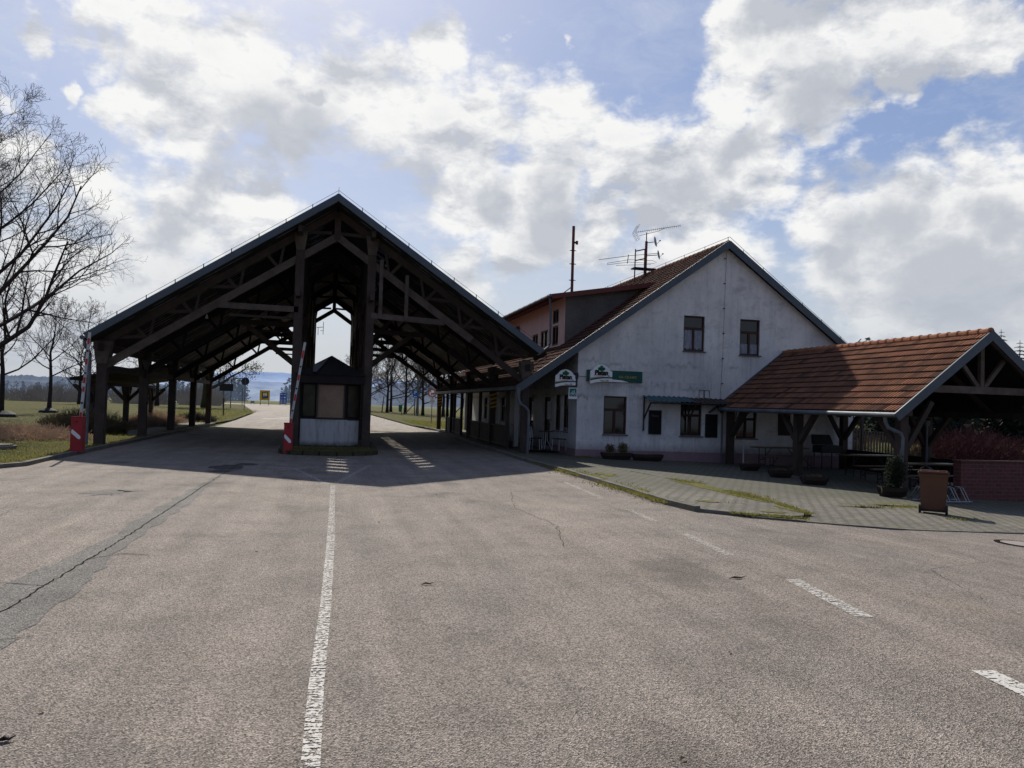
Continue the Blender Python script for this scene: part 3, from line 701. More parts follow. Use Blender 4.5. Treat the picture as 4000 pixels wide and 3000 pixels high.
# lean-to side roof with its braced posts
m = MB()
m.hexa([(-11.2, 37.4, 2.30), (-7.5, 37.4, 3.05), (-7.5, 51, 3.05), (-11.2, 51, 2.30), (-11.2, 37.4, 2.42), (-7.5, 37.4, 3.17), (-7.5, 51, 3.17), (-11.2, 51, 2.42)])
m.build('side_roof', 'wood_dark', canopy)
m = MB(); m.box(-10.62, -10.42, 37.8, 50.6, 2.12, 2.30); m.build('side_beam', 'wood', canopy)
for Y in (38.3, 44.4, 50.2):
    m = MB(); m.box(-10.65, -10.40, Y-.12, Y+.12, .05, 2.12)
    for d in (-1, 1): m.beam((-10.52, Y+d*.05, 1.35), (-10.52, Y+d*.8, 2.12), .14, .16)
    for d in (-1, 1): m.beam((-10.52, Y, 1.35), (-10.52+d*.75, Y, 2.12), .14, .16)
    m.build('side_post', 'wood', canopy)
sa = thing('small_aerial', (-1.0, 52.6, 6.4), 'small H-shaped aerial hanging at the far opening of the timber canopy', 'aerial')
m = MB(); m.tube([(-1.05, 52.6, 6.55), (-.62, 52.6, 6.6)], .02, 5); m.tube([(-.62, 52.6, 6.1), (-.62, 52.6, 6.95)], .018, 5); m.tube([(-.95, 52.6, 6.05), (-.95, 52.6, 6.55)], .018, 5); m.tube([(-.8, 52.6, 6.35), (-.62, 52.6, 6.35)], .015, 5); m.build('rods', 'redmetal', sa)
# lamp under the roof
lampo = thing('pendant_lamp', (-4.9, 32.5, 5.0), 'small white pendant lamp hanging beneath the left half of the timber roof', 'lamp')
m = MB(); m.tube([(-4.9, 32.5, 5.3), (-4.9, 32.5, 5.02)], .012, 5); m.build('cord', 'black', lampo)
m = MB(); m.tube([(-4.9, 32.5, 5.04), (-4.9, 32.5, 4.95), (-4.9, 32.5, 4.86)], [.02, .05, .06], 10); m.build('lamp_shade', 'signwhite', lampo)
# ================================================================== BOOTH
booth = thing('guard_booth', (0, 28.6, .13), 'dark guard booth with pyramid roof and scuffed white base on the traffic island', 'booth')
def ring(pts, z0, z1, m, grow0=0., grow1=0.):
    cx = sum(p[0] for p in pts)/len(pts); cy = sum(p[1] for p in pts)/len(pts)
    g = lambda p, k: (p[0]+(p[0]-cx)*k, p[1]+(p[1]-cy)*k)
    n = len(pts)
    a = [(*g(p, grow0), z0) for p in pts]; b = [(*g(p, grow1), z1) for p in pts]
    for i in range(n): m.face([a[i], a[(i+1) % n], b[(i+1) % n], b[i]])
    m.face(a[::-1]); m.face(b)
bp = [(-.99, 27.9), (.50, 27.75), (1.02, 28.05), (1.02, 30.4), (.5, 30.8), (-.99, 30.6)]
bp2 = [(-1.02, 27.95), (.50, 27.80), (1.06, 28.10), (1.06, 30.4), (.5, 30.8), (-1.02, 30.6)]
def m_panel():
    m, nt, b = newmat('scuffed_white_panel')
    v = pos(nt); n = noise(nt, pos(nt, (5, 5, .7)), 1.6, 6, .7)
    sx = node(nt, 'ShaderNodeSeparateXYZ'); lk(nt, v, sx.inputs[0])
    low = ramp(nt, math_n(nt, 'ADD', sx.outputs[2], math_n(nt, 'MULTIPLY', noise(nt, v, 6, 5, .7), .25)), [(.28, 1.), (.48, 0.)])
    c = mixc(nt, ramp(nt, n, [(.5, 0.), (.75, .75)]), (.40, .405, .42), (.12, .12, .13))
    c = mixc(nt, low, c, (.05, .05, .05))
    c = mixc(nt, ramp(nt, noise(nt, pos(nt, (9, 9, 1.2)), 2.5, 4, .8), [(.66, 0.), (.70, .9)]), c, (.03, .03, .03))
    lk(nt, c, b.inputs['Base Color']); b.inputs['Roughness'].default_value = .6; return m
M['panel'] = m_panel()
m = MB(); ring(bp, .16, 1.09, m); m.build('base_panel', 'panel', booth)
m = MB(); ring(bp2, 1.095, 2.37, m, -.01, -.01); m.build('wall', 'wood_dark', booth)
m = MB(); m.box(-1.08, 1.10, 27.72, 30.7, 1.075, 1.11) if False else ring([(p[0]*1.05, p[1]-(.03 if p[1] < 29 else -.03)) for p in bp2], 1.07, 1.115, m); m.build('ledge', 'steel', booth)
def yb(x): return 27.95-(.15)*(x+1.02)/1.52
fr = MB()
for x0, x1, z0, z1 in ((-.42, .46, 1.14, 2.34),):
    y = yb(0)-.02
    fr.box(x0-.05, x0, y-.05, y+.06, z0, z1); fr.box(x1, x1+.05, y-.09, y+.04, z0, z1); fr.box(x0-.05, x1+.05, y-.06, y+.05, z1-.04, z1); fr.box(x0-.05, x1+.05, y-.08, y+.06, z0-.02, z0+.02)
wf = fr.build('window', 'wood', booth)
m = MB(); m.hexa([(-.42, yb(-.42)-.035, 1.16), (.46, yb(.46)-.035, 1.16), (.46, yb(.46)-.015, 1.16), (-.42, yb(-.42)-.015, 1.16), (-.42, yb(-.42)-.035, 2.30), (.46, yb(.46)-.035, 2.30), (.46, yb(.46)-.015, 2.30), (-.42, yb(-.42)-.015, 2.30)])
m.build('window_board', 'tan', wf)
m = MB(); m.hexa([(-.92, yb(-.92)-.03, 1.2), (-.52, yb(-.52)-.03, 1.2), (-.52, yb(-.52), 1.2), (-.92, yb(-.92), 1.2), (-.92, yb(-.92)-.03, 2.3), (-.52, yb(-.52)-.03, 2.3), (-.52, yb(-.52), 2.3), (-.92, yb(-.92), 2.3)])
m.build('window', 'oldglass', booth)
m = MB(); m.hexa([(.62, 27.83, 1.2), (.98, 28.03, 1.2), (.98, 28.06, 1.2), (.62, 27.86, 1.2), (.62, 27.83, 2.3), (.98, 28.03, 2.3), (.98, 28.06, 2.3), (.62, 27.86, 2.3)])
m.build('window', 'oldglass', booth)
m = MB(); m.box(-1.13, 1.15, 27.62, 30.9, 2.36, 2.68); m.build('cornice', 'wood_dark', booth)
m = MB(); ap = (.0, 29.1, 3.42); q = [(-1.2, 27.55, 2.66), (1.22, 27.55, 2.66), (1.22, 30.97, 2.66), (-1.2, 30.97, 2.66)]
for i in range(4): m.face([q[i], q[(i+1) % 4], ap])
m.face(q[::-1])
m.build('roof', 'fascia' if False else 'black', booth)
m = MB()
m.face([(-.62, 27.50, 2.745), (-.50, 27.53, 2.745), (-.12, 28.65, 3.27), (-.62, 27.95, 3.0)]); m.face([(-.12, 28.65, 3.275), (-.50, 27.53, 2.75), (-.62, 27.50, 2.75), (-.62, 27.95, 3.005)])
m.build('roof_flap', 'aluminium', booth)
# ================================================================== BARRIERS
def barrier(x, y, z, w, topx, topz, label, stripes, knobs, stick):
    b = thing('barrier_gate', (x, y, z), label, 'barrier', None)
    m = MB(); m.box(x-w/2, x+w/2, y-.17, y+.17, z, z+.98); hb = m.build('housing', 'redbox', b)
    m = MB(); m.box(x-w/2-.01, x+w/2+.01, y-.18, y+.18, z+.98, z+1.005); m.build('lid', 'redbox', hb)
    m = MB(); m.cyl((x, y-.17, z+.86), .025, (0, 1, 0), .02, 10); m.build('lock', 'black', hb)
    m = MB(); t = .055
    m.prism([(x-w/2+.02, y-.176, z+.62), (x-w/2+.05, y-.176, z+.62+.02), (x+w/2-.05, y-.176, z+.46), (x+w/2-.03, y-.176, z+.40), (x+w/2-.06, y-.176, z+.36), (x+w/2-.10, y-.176, z+.37), (x-w/2+.02, y-.176, z+.53)], (0, .004, 0))
    m.build('sticker', 'signwhite', hb)
    x0 = x+w*.18; z0 = z+.98; L = math.hypot(topx-x0, topz-z0); dx = (topx-x0)/L; dz = (topz-z0)/L
    at = lambda s: (x0+dx*s, y-.02, z0+dz*s)
    m = MB(); m.beam(at(0), at(L), .075, .05, up=(0, 1, 0)); arm = m.build('arm', 'whitep', b)
    for a, c in stripes:
        m = MB(); m.beam(at(a*L), at(c*L), .06, .052, up=(0, 1, 0)); m.build('stripe', 'redp', arm)
    m = MB()
    for k in knobs:
        p = at(k*L); m.cyl((p[0], p[1]-.03, p[2]), .028, (0, 1, 0), .03, 10)
    m.build('reflector', 'rubber', arm)
    return b
barrier(-7.02, 24.4, .08, .30, -6.83, 3.52, 'raised barrier with upright striped arm on the grass beside the left timber post', [(0, .06), (.30, .36), (.49, .56) if False else (.40, .47), (.62, .69), (.86, .93)], [.17, .52, .78], True)
barrier(-1.27, 25.75, .0, .27, -.86, 3.62, 'raised barrier with leaning striped arm at the front of the guard booth island', [(0, .06), (.28, .36), (.53, .60), (.80, .90)], [.16, .43, .70], True)
#@@HOUSE
# ================================================================== HOUSE
W = 27.88; HX0, HX1 = 9.14, 21.2; HY1 = 51.9; AX, AZ, HS = 15.2, 8.49, .714
def hz(x): return AZ-HS*abs(x-AX)
house = thing('roadside_inn', (15.2, W, 0), 'white plastered two-storey inn with gabled tile roof beside the canopy', 'house')
def wall_cells(m, mp, us, top, bot, holes, depth):
    us = sorted(set(us+[h[0] for h in holes]+[h[1] for h in holes]))
    for a, b in zip(us[:-1], us[1:]):
        mid = (a+b)/2; hs = sorted([h for h in holes if h[0] <= mid <= h[1]], key=lambda h: h[2])
        zb0, zb1 = bot(a), bot(b)
        for h in hs:
            m.face([mp(a, zb0, 0), mp(b, zb1, 0), mp(b, h[2], 0), mp(a, h[2], 0)]); zb0 = zb1 = h[3]
        m.face([mp(a, zb0, 0), mp(b, zb1, 0), mp(b, top(b), 0), mp(a, top(a), 0)])
    for a, b, z0, z1 in holes:
        m.face([mp(a, z0, 0), mp(a, z1, 0), mp(a, z1, depth), mp(a, z0, depth)]); m.face([mp(b, z0, 0), mp(b, z1, 0), mp(b, z1, depth), mp(b, z0, depth)])
        m.face([mp(a, z1, 0), mp(b, z1, 0), mp(b, z1, depth), mp(a, z1, depth)]); m.face([mp(a, z0, 0), mp(b, z0, 0), mp(b, z0, depth), mp(a, z0, depth)])
gmap = lambda u, z, d: (u, W+d, z)
smap = lambda u, z, d: (HX0+d, u, z)
gh = [(10.22, 11.16, .80, 2.26), (13.42, 14.33, .80, 2.14), (15.84, 16.75, .75, 1.95), (13.47, 14.37, 4.15, 5.55), (15.92, 16.81, 4.10, 5.54)]
sh_ = [(28.95, 29.75, .82, 2.28), (30.05, 30.85, .82, 2.28), (31.5, 32.5, .1, 2.2), (37.2, 38.2, .8, 2.2), (40.2, 41.3, .9, 2.2), (45.0, 46.0, .9, 2.2), (34.3, 35.3, .1, 2.2)]
m = MB()
wall_cells(m, gmap, [HX0, AX, HX1, 18.2], lambda u: hz(u)-.10, lambda u: -.6, gh, .14)
wall_cells(m, smap, [W, HY1], lambda u: hz(HX0)-.10, lambda u: -.6, sh_, .14)
m.face([(HX1, W, -.9), (HX1, HY1, -.9), (HX1, HY1, hz(HX1)-.1), (HX1, W, hz(HX1)-.1)])
m.face([(HX0, HY1, -.6), (HX1, HY1, -.9), (HX1, HY1, hz(HX1)-.1), (AX, HY1, AZ-.1), (HX0, HY1, hz(HX0)-.1)])
m.build('wall', 'plaster', house)
m = MB()
for x0, x1 in ((HX0, 21.25),):
    m.hexa([(HX0-.02, W-.025, -.7), (x1, W-.025, -.9), (x1, W+.02, -.9), (HX0-.02, W+.02, -.7), (HX0-.02, W-.025, .20), (x1, W-.025, .10), (x1, W+.02, .10), (HX0-.02, W+.02, .20)])
m.hexa([(HX0-.025, W-.02, -.6), (HX0+.0, W-.02, -.6), (HX0, 31.4, -.6), (HX0-.025, 31.4, -.6), (HX0-.025, W-.02, .20), (HX0, W-.02, .20), (HX0, 31.4, .22), (HX0-.025, 31.4, .22)])
m.build('plinth', 'plinth', house)
def window(mp, a, b, z0, z1, curtain=None, transom=.36, sill=True, mull=True, plain=False):
    f = .06; d0 = .07; d1 = .12; m = MB()
    def bx(ua, ub, za, zb, da, db):
        P = [mp(u, z, d) for z in (za, zb) for u, d in ((ua, da), (ub, da), (ub, db), (ua, db))]; m.hexa(P)
    bx(a, a+f, z0, z1, d0, d1); bx(b-f, b, z0, z1, d0, d1); bx(a+f, b-f, z0, z0+f, d0, d1); bx(a+f, b-f, z1-f, z1, d0, d1)
    zt = z1-(z1-z0)*transom
    bx(a+f, b-f, zt-.05, zt+.05, d0, d1)
    if mull: bx((a+b)/2-.045, (a+b)/2+.045, z0+f, zt-.05, d0, d1)
    w = m.build('window', 'brown_trim', house)
    m = MB(); bx_ = bx
    m.face([mp(a, z0, .11), mp(b, z0, .11), mp(b, z1, .11), mp(a, z1, .11)]); m.build('pane', 'glass', w)
    if curtain:
        m = MB(); zc0, zc1 = curtain; n = 24
        for i in range(n):
            u0 = a+f+(b-a-2*f)*i/n; u1 = a+f+(b-a-2*f)*(i+1)/n; k0 = .008*math.sin(i*1.9); k1 = .008*math.sin((i+1)*1.9)
            m.face([mp(u0, zc0+.03*math.sin(i), .100+k0*.6), mp(u1, zc0+.03*math.sin(i+1), .100+k1*.6), mp(u1, zc1, .100+k1*.6), mp(u0, zc1, .100+k0*.6)])
        m.build('curtain', 'net', w)
    if sill:
        m = MB()
        P = [mp(u, z, d) for z in (z0-.045, z0-.005) for u, d in ((a-.04, -.07), (b+.06, -.07), (b+.06, .13), (a-.04, .13))]; m.hexa(P)
        m.build('sill', 'fascia', w)
    return w
window(gmap, *gh[0]); window(gmap, *gh[1], transom=.40); window(gmap, *gh[2])
window(gmap, *gh[3], curtain=(4.25, 5.0)); window(gmap, *gh[4], curtain=(4.12, 4.55))
for s in (sh_[0], sh_[1], sh_[3], sh_[4], sh_[5]): window(smap, *s)
for s in (sh_[2], sh_[6]):
    m = MB(); m.face([smap(s[0], s[2], .1), smap(s[1], s[2], .1), smap(s[1], s[3], .1), smap(s[0], s[3], .1)])
    for u in (s[0], s[1]-.08): m.hexa([smap(a, z, d) for z in (s[2], s[3]) for a, d in ((u, .04), (u+.08, .04), (u+.08, .12), (u, .12))])
    d_ = m.build('door', 'brown_trim', house)
    m = MB(); m.face([smap(s[0]+.2, 1.0, .095), smap(s[1]-.2, 1.0, .095), smap(s[1]-.2, 2.0, .095), smap(s[0]+.2, 2.0, .095)]); m.build('door_glass', 'glass', d_)
# blind mullioned strips of the rounded glass porch at the far end are left plain
# roof
YH0, YH1 = W-.28, 52.2; LE = 6.82; RE = 21.9
rD = random.Random(21)
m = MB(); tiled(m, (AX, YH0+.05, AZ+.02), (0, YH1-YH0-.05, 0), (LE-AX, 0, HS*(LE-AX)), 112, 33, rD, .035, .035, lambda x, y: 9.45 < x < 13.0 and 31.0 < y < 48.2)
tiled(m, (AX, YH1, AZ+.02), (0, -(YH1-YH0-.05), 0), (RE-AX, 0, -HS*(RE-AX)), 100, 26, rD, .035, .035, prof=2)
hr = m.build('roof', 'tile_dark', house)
m = MB()
m.face([(AX, YH0, AZ-.06), (LE, YH0, hz(LE)-.06), (LE, YH1, hz(LE)-.06), (AX, YH1, AZ-.06)]); m.face([(AX, YH0, AZ-.06), (RE, YH0, hz(RE)-.06), (RE, YH1, hz(RE)-.06), (AX, YH1, AZ-.06)])
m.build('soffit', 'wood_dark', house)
m = MB(); 
for k in range(60):
    y = YH0+.05+k*(YH1-YH0-.1)/60; m.tube([(AX, y, AZ+.03), (AX, y+.44, AZ+.03)], [.115, .09], 8)
m.build('ridge_tiles', 'tile_dark', hr)
for xe in (LE-.05, RE):
    yy = YH0-.03+(.004 if xe > AX else 0); m = MB(); m.beam((AX, yy, AZ-.04), (xe, yy, hz(xe)-.04), .05, .27, ext=.06); m.build('bargeboard', 'fascia', house)
m = MB()
m.tube([(AX, YH0-.02, AZ+.25), (AX, YH1, AZ+.25)], .009, 4)
for k in range(13): y = YH0+.1+k*1.95; m.tube([(AX, y, AZ+.05), (AX, y, AZ+.27)], .012, 4)
m.tube([(AX, YH0-.03, AZ+.25), (AX+1.0, YH0-.06, hz(AX+1)+.20), (AX+3.5, YH0-.06, hz(AX+3.5)+.16), (AX+6.6, YH0-.06, hz(AX+6.6)+.16)], .009, 4)
for k in range(7): x = AX+.6+k*.9; m.tube([(x, YH0-.05, hz(x)+.02), (x, YH0-.05, hz(x)+.19)], .012, 4)
m.tube([(AX+.02, W-.06, AZ-.25), (AX-.02, W-.06, 6.5), (AX-.05, W-.06, 4.0), (AX-.12, W-.06, 2.3)], .006, 4)
m.build('lightning_wire', 'steel', house)
m = MB()
for z in (7.9, 6.9, 5.9, 4.9, 3.9, 2.9): m.box(AX-.06, AX, W-.08, W-.01, z, z+.03)
m.build('wire_clip', 'steel', house)
# gutters of the veranda eave and its goose-neck pipe
m = MB(); m.tube([(LE-.08, YH0-.05, hz(LE)-.06), (LE-.08, YH1, hz(LE)-.06)], .085, 8)
for k in range(26): y = YH0+.3+k*.95; m.tube([(LE-.08, y, hz(LE)-.06), (LE-.08, y+.05, hz(LE)-.06)], .094, 8)
m.build('gutter', 'zinc', house)
m = MB(); m.tube([(6.76, 27.62, 2.45), (6.76, 27.6, 2.28), (6.76, 27.58, 2.15)], [.13, .09, .055], 10); m.tube([(6.76, 27.58, 2.18), (6.78, 27.55, 1.98), (6.86, 27.52, 1.84), (7.02, 27.5, 1.74), (7.14, 27.48, 1.60), (7.16, 27.48, 1.4), (7.14, 27.48, .0)], .05, 10)
m.build('downpipe', 'zinc', house, label='bent zinc downpipe at the road corner of the veranda')
# dormer
DY0, DY1, DX = 30.65, 48.4, 9.42
dmap = lambda u, z, d: (DX+d, u, z)
def dz(x): return 6.42+.175*(x-8.9)
m = MB()
dh = [(31.6, 32.5, 5.4, 6.0), (31.6, 32.5, 4.45, 5.3), (33.2, 34.4, 4.45, 5.25), (34.9, 35.9, 4.45, 5.2), (38.6, 39.6, 4.45, 5.95), (43, 44, 4.6, 5.9)]
wall_cells(m, dmap, [DY0, DY1], lambda u: dz(DX)-.02, lambda u: 4.2, dh, .1)
dorm = m.build('dormer', 'pinkwall', house)
for h_ in dh:
    m = MB(); a, b, z0, z1 = h_; f = .07
    for (ua, ub, za, zb) in ((a, a+f, z0, z1), (b-f, b, z0, z1), (a, b, z0, z0+f), (a, b, z1-f, z1), ((a+b)/2-.04, (a+b)/2+.04, z0, z1)):
        m.hexa([dmap(u, z, d) for z in (za, zb) for u, d in ((ua, .02), (ub, .02), (ub, .08), (ua, .08))])
    m.m = 1; m.face([dmap(a, z0, .07), dmap(b, z0, .07), dmap(b, z1, .07), dmap(a, z1, .07)])
    m.build('dormer_window', ['brown_trim', 'glass'], dorm)
m = MB(); m.face([(DX, DY0, hz(DX)-.05), (13.2, DY0, hz(13.2)-.05), (13.2, DY0, dz(13.2)-.03), (DX, DY0, dz(DX)-.03)]); m.build('dormer_cheek', 'cheek', dorm)
m = MB(); m.beam((DX+.05, DY0-.03, hz(DX)+.06), (13.1, DY0-.03, hz(13.1)+.06), .03, .16); m.build('flashing', 'redmetal', dorm)
m = MB()
m.hexa([(8.75, DY0-.35, dz(8.75)-.08), (13.7, DY0-.35, dz(13.4)-.08), (13.7, DY1+.3, dz(13.4)-.08), (8.75, DY1+.3, dz(8.75)-.08), (8.75, DY0-.35, dz(8.75)), (13.7, DY0-.35, dz(13.4)+.03), (13.7, DY1+.3, dz(13.4)+.03), (8.75, DY1+.3, dz(8.75))])
m.build('dormer_roof', 'redmetal', dorm)
m = MB(); m.beam((8.72, DY0-.38, dz(8.72)-.07), (13.3, DY0-.38, dz(13.3)-.07), .04, .20); m.build('dormer_bargeboard', 'redmetal', dorm)
m = MB(); m.hexa([(8.85, DY0-.3, dz(8.85)-.16), (DX, DY0-.3, dz(DX)-.12), (DX, DY1, dz(DX)-.12), (8.85, DY1, dz(8.85)-.16), (8.85, DY0-.3, dz(8.85)-.09), (DX, DY0-.3, dz(DX)-.09), (DX, DY1, dz(DX)-.09), (8.85, DY1, dz(8.85)-.09)]); m.build('dormer_soffit', 'redmetal', dorm)
m = MB(); m.tube([(8.68, DY0-.3, dz(8.7)-.02), (8.68, DY1+.3, dz(8.7)-.02)], .07, 8)
for k in range(18): y = DY0+k*1.0; m.tube([(8.68, y, dz(8.7)-.02), (8.68, y+.05, dz(8.7)-.02)], .08, 8)
m.build('dormer_gutter', 'zinc', dorm)
m = MB(); m.tube([(8.70, DY0-.1, 6.36), (8.72, DY0-.1, 6.1), (8.76, DY0-.08, 5.9), (8.78, DY0-.08, 4.45), (8.70, DY0-.12, 4.25), (8.45, DY0-.15, 4.05), (8.3, DY0-.15, 3.95)], .05, 9); m.build('dormer_downpipe', 'zinc', dorm)
m = MB(); m.beam((8.3, 30.3, 3.85), (7.0, 31.5, 3.75), .2, .08); m.beam((8.5, 30.2, 3.95), (8.1, 30.5, 3.7), .2, .12); m.build('roof_trough', 'wood_dark', house)
m = MB(); m.tube([(9.3, 31.0, 6.5), (9.55, 30.4, 6.75)], .02, 5); m.build('snow_hook', 'redmetal', dorm)
# veranda: slender posts and plank parapets along the road side
for Y in (30.7, 36.6, 39.2, 42.0, 44.4, 47.4):
    m = MB(); m.box(7.02, 7.16, Y-.07, Y+.07, .05, 2.55); m.build('veranda_post', 'wood', house)
for a, b in ((30.7, 33.7), (33.9, 36.6), (36.6, 39.2), (42.0, 44.4), (44.4, 47.4)):
    m = MB(); y = a+.1
    while y < b-.12: m.box(7.07, 7.10, y, y+.085, .16, .90); y += .1
    p_ = m.build('parapet_panel', 'wood', house)
    m = MB(); m.box(7.03, 7.15, a+.08, b-.08, .90, .95); m.box(7.04, 7.14, a+.08, b-.08, .11, .17); m.build('handrail', 'wood_grey', p_)
m = MB(); m.box(6.98, 7.14, 28, 52, 2.36, 2.54); m.build('eave_beam', 'wood', house)
m = MB(); m.box(8.95, 9.3, 51.7, 52.0, 0, 2.9); m.build('corner_pillar', 'pale', house)
m = MB(); m.box(7.55, 7.75, 31.4, 31.55, .06, 2.7); m.build('pillar', 'pale', house)
m = MB(); m.box(9.05, 9.14, 31.05, 31.3, 1.0, 1.9) if False else m.tube([(9.06, 30.0+1.3, 1.25), (9.06, 31.3, 2.0)], .12, 8); m.build('wall_lamp', 'pale', house)
# vent, awning wall stains
m = MB()
for x0, x1 in ((14.18, 14.40), (14.42, 14.64)):
    z0, z1 = 2.30, 2.62
    for (a, b, c, d) in ((x0, x0+.015, z0, z1), (x1-.015, x1, z0, z1), (x0, x1, z0, z0+.015), (x0, x1, z1-.015, z1)): m.box(a, b, W-.015, W-.001, c, d)
m.build('wall_hatch', 'steel', house)
m = MB(); m.tube([(14.98+.2, W-.08, 2.0), (14.98+.2, W-.08, -.2)], .035, 8); m.build('downpipe', 'zinc', house, label='thin grey downpipe beside the first shed post')
m = MB(); m.tube([(15.75+.3, W-.25, .72), (15.75+.3, W-.25, -.25)], .03, 8); m.build('waste_pipe', 'frostpole', house)
# awning over the serving window
aw = thing('corrugated_awning', (13.5, W, 2.3), 'corrugated awning half green and half brown over the serving window', 'awning')
def corr(m, x0, x1, z0, z1, out):
    n = int((x1-x0)/.035)
    for i in range(n):
        a = x0+(x1-x0)*i/n; b = x0+(x1-x0)*(i+1)/n; ka = .018*math.sin(i*1.05); kb = .018*math.sin((i+1)*1.05)
        m.face([(a, W-.01, z1+ka), (b, W-.01, z1+kb), (b+.0, W-out, z0+kb), (a, W-out, z0+ka)]); 
m = MB(); corr(m, 11.8, 13.7, 2.12, 2.33, .75); m.build('green_sheet', 'awning', aw)
m = MB(); corr(m, 13.6, 15.5, 2.09, 2.30, .77); m.build('brown_sheet', 'awning2', aw)
m = MB(); m.box(11.85, 15.4, W-.72, W-.66, 2.02, 2.08); m.build('front_rail', 'steel', aw)
for x in (11.86, 13.75):
    m = MB(); m.beam((x, W-.03, 2.3), (x, W-.03, .95), .05, .04); m.beam((x, W-.04, 1.42), (x, W-.68, 2.06), .05, .05)
    m.build('bracket', 'wood', aw)
def noteboard(x0, x1, z0, z1, label, script=False):
    t = thing('notice_board', ((x0+x1)/2, W-.03, z0), label, 'notice board')
    m = MB(); f = .025
    for a, b, c, d in ((x0, x0+f, z0, z1), (x1-f, x1, z0, z1), (x0+f, x1-f, z0, z0+f), (x0+f, x1-f, z1-f, z1)): m.box(a, b, W-.05, W-.005, c, d)
    m.build('frame', 'steel', t)
    m = MB(); m.box(x0+f, x1-f, W-.03, W-.006, z0+f, z1-f); m.build('panel', 'boardglass', t)
    if script: text('Platan', .13, 'cheek', t, ((x0+x1)/2, W-.035, z1-.22))
noteboard(12.07, 12.60, .83, 1.77, 'narrow black notice board left of the serving window, under the green awning', True)
noteboard(14.48, 15.0, .75, 1.68, 'narrow black notice board right of the serving window, next to the thin downpipe')
noteboard(17.72, 18.24, .90, 1.84, 'black notice board on the shaded wall behind the shed posts')
#@@SIGNS
# ================================================================== SIGNS ON THE INN
def disc_poly(cx, cz, r, y, n=14, a0=0, a1=360): return [(cx+r*math.cos(R(a0+(a1-a0)*i/n)), y, cz+r*math.sin(R(a0+(a1-a0)*i/n))) for i in range(n)]
def brewery(t, cx, zb, w, y):
    """arched brewery shield, cx centre, zb bottom, w width"""
    k = w/.9; h = .82*k
    out = [(-.45, .0), (-.2, .07), (.1, .10), (.45, .10), (.45, .50), (.36, .55), (.26, .68), (.12, .75), (0, .775), (-.12, .75), (-.26, .68), (-.36, .55), (-.45, .50)]
    P = lambda pts, yy: [(cx+a*k, yy, zb+b*k) for a, b in pts]
    m = MB(); m.prism(P(out, y), (0, .08, 0)); sb = m.build('shield', 'signwhite', t)
    m = MB(); m.prism(P([(-.45, .20), (-.2, .25), (.1, .285), (.45, .29), (.45, .235), (.1, .23), (-.2, .19), (-.45, .13)], y-.006), (0, .005, 0)); m.build('green_band', 'signgreen', t)
    m = MB(); m.prism(P([(-.45, .235), (-.2, .285), (.1, .32), (.1, .30), (-.2, .262), (-.45, .21)], y-.006), (0, .005, 0)); m.build('gold_band', 'gold', t)
    m = MB()
    for dx, dz_, r in ((0, .66, .068), (-.09, .60, .062), (.09, .60, .062), (-.045, .565, .05), (.045, .565, .05)):
        m.prism(disc_poly(cx+dx*k, zb+dz_*k, r*k, y-.0065), (0, .005, 0))
    m.prism(P([(-.015, .6), (.015, .6), (.02, .44), (-.02, .44)], y-.0055), (0, .004, 0))
    m.build('clover_emblem', 'leafgreen', t)
    text('Platan', .245*k, 'black', t, (cx, y-.012, zb+.44*k), name='lettering', off=.016*k, sx=.92)
    m = MB(); x = -.30
    rr = random.Random(2)
    while x < .18: wq = rr.uniform(.02, .06); m.box(cx+x*k, cx+(x+wq)*k, y-.009, y-.004, zb+(.335)*k, zb+(.348)*k); x += wq+.014
    m.build('tagline', 'redmetal', t)
    m = MB()
    m.prism(disc_poly(cx+.31*k, zb+.32*k, .05*k, y-.010), (0, .005, 0)); m.build('crest', 'aluminium', t)
    text('Anno 1598', .075*k, 'cheek', t, (cx+.13*k, y-.010, zb+.14*k), off=0.)
ps = thing('projecting_sign', (8.66, W-.02, 2.5), 'arched white brewery sign projecting from the inn corner below the eave', 'sign')
brewery(ps, 8.64, 2.53, .80, W-.06)
m = MB(); m.box(9.02, 9.14, W-.06, W-.0, 2.86, 3.10); m.build('wall_bracket', 'steel', ps)
sg = thing('inn_sign', (10.6, W-.06, 2.8), 'long dark green sign with arched white brewery shield on the gable wall', 'sign')
m = MB(); m.box(9.48, 11.73, W-.10, W-.005, 2.80, 3.24); m.build('board', 'signgreen', sg)
text('NA CELNICI', .135, 'gold', sg, (11.12, W-.112, 3.0), off=.002)
m = MB(); m.prism([(10.45, W-.105, 2.90), (10.9, W-.105, 2.875), (11.18, W-.105, 2.805), (10.45, W-.105, 2.805)], (0, .004, 0)); m.build('white_swoosh', 'signwhite', sg)
brewery(sg, 10.02, 2.70, .88, W-.19)
m = MB(); m.tube([(9.14, W-.03, 2.99), (9.3, W-.02, 2.97), (9.48, W-.03, 2.97)], .008, 5); m.build('cable', 'black', sg)
bs = thing('cycling_sign', (8.94, W-.04, 2.1), 'small white and teal bicycle sign hanging below the projecting sign', 'sign')
m = MB(); m.box(8.78, 9.12, W-.05, W-.02, 2.10, 2.53); m.build('plate', 'signwhite', bs)
m = MB(); m.box(8.81, 9.09, W-.056, W-.051, 2.20, 2.50); m.build('teal_field', 'teal', bs)
m = MB()
for cx in (8.88, 9.02):
    m.tube([(cx+.048*math.cos(R(a)), W-.062, 2.285+.048*math.sin(R(a))) for a in range(0, 361, 30)], .007, 4, False)
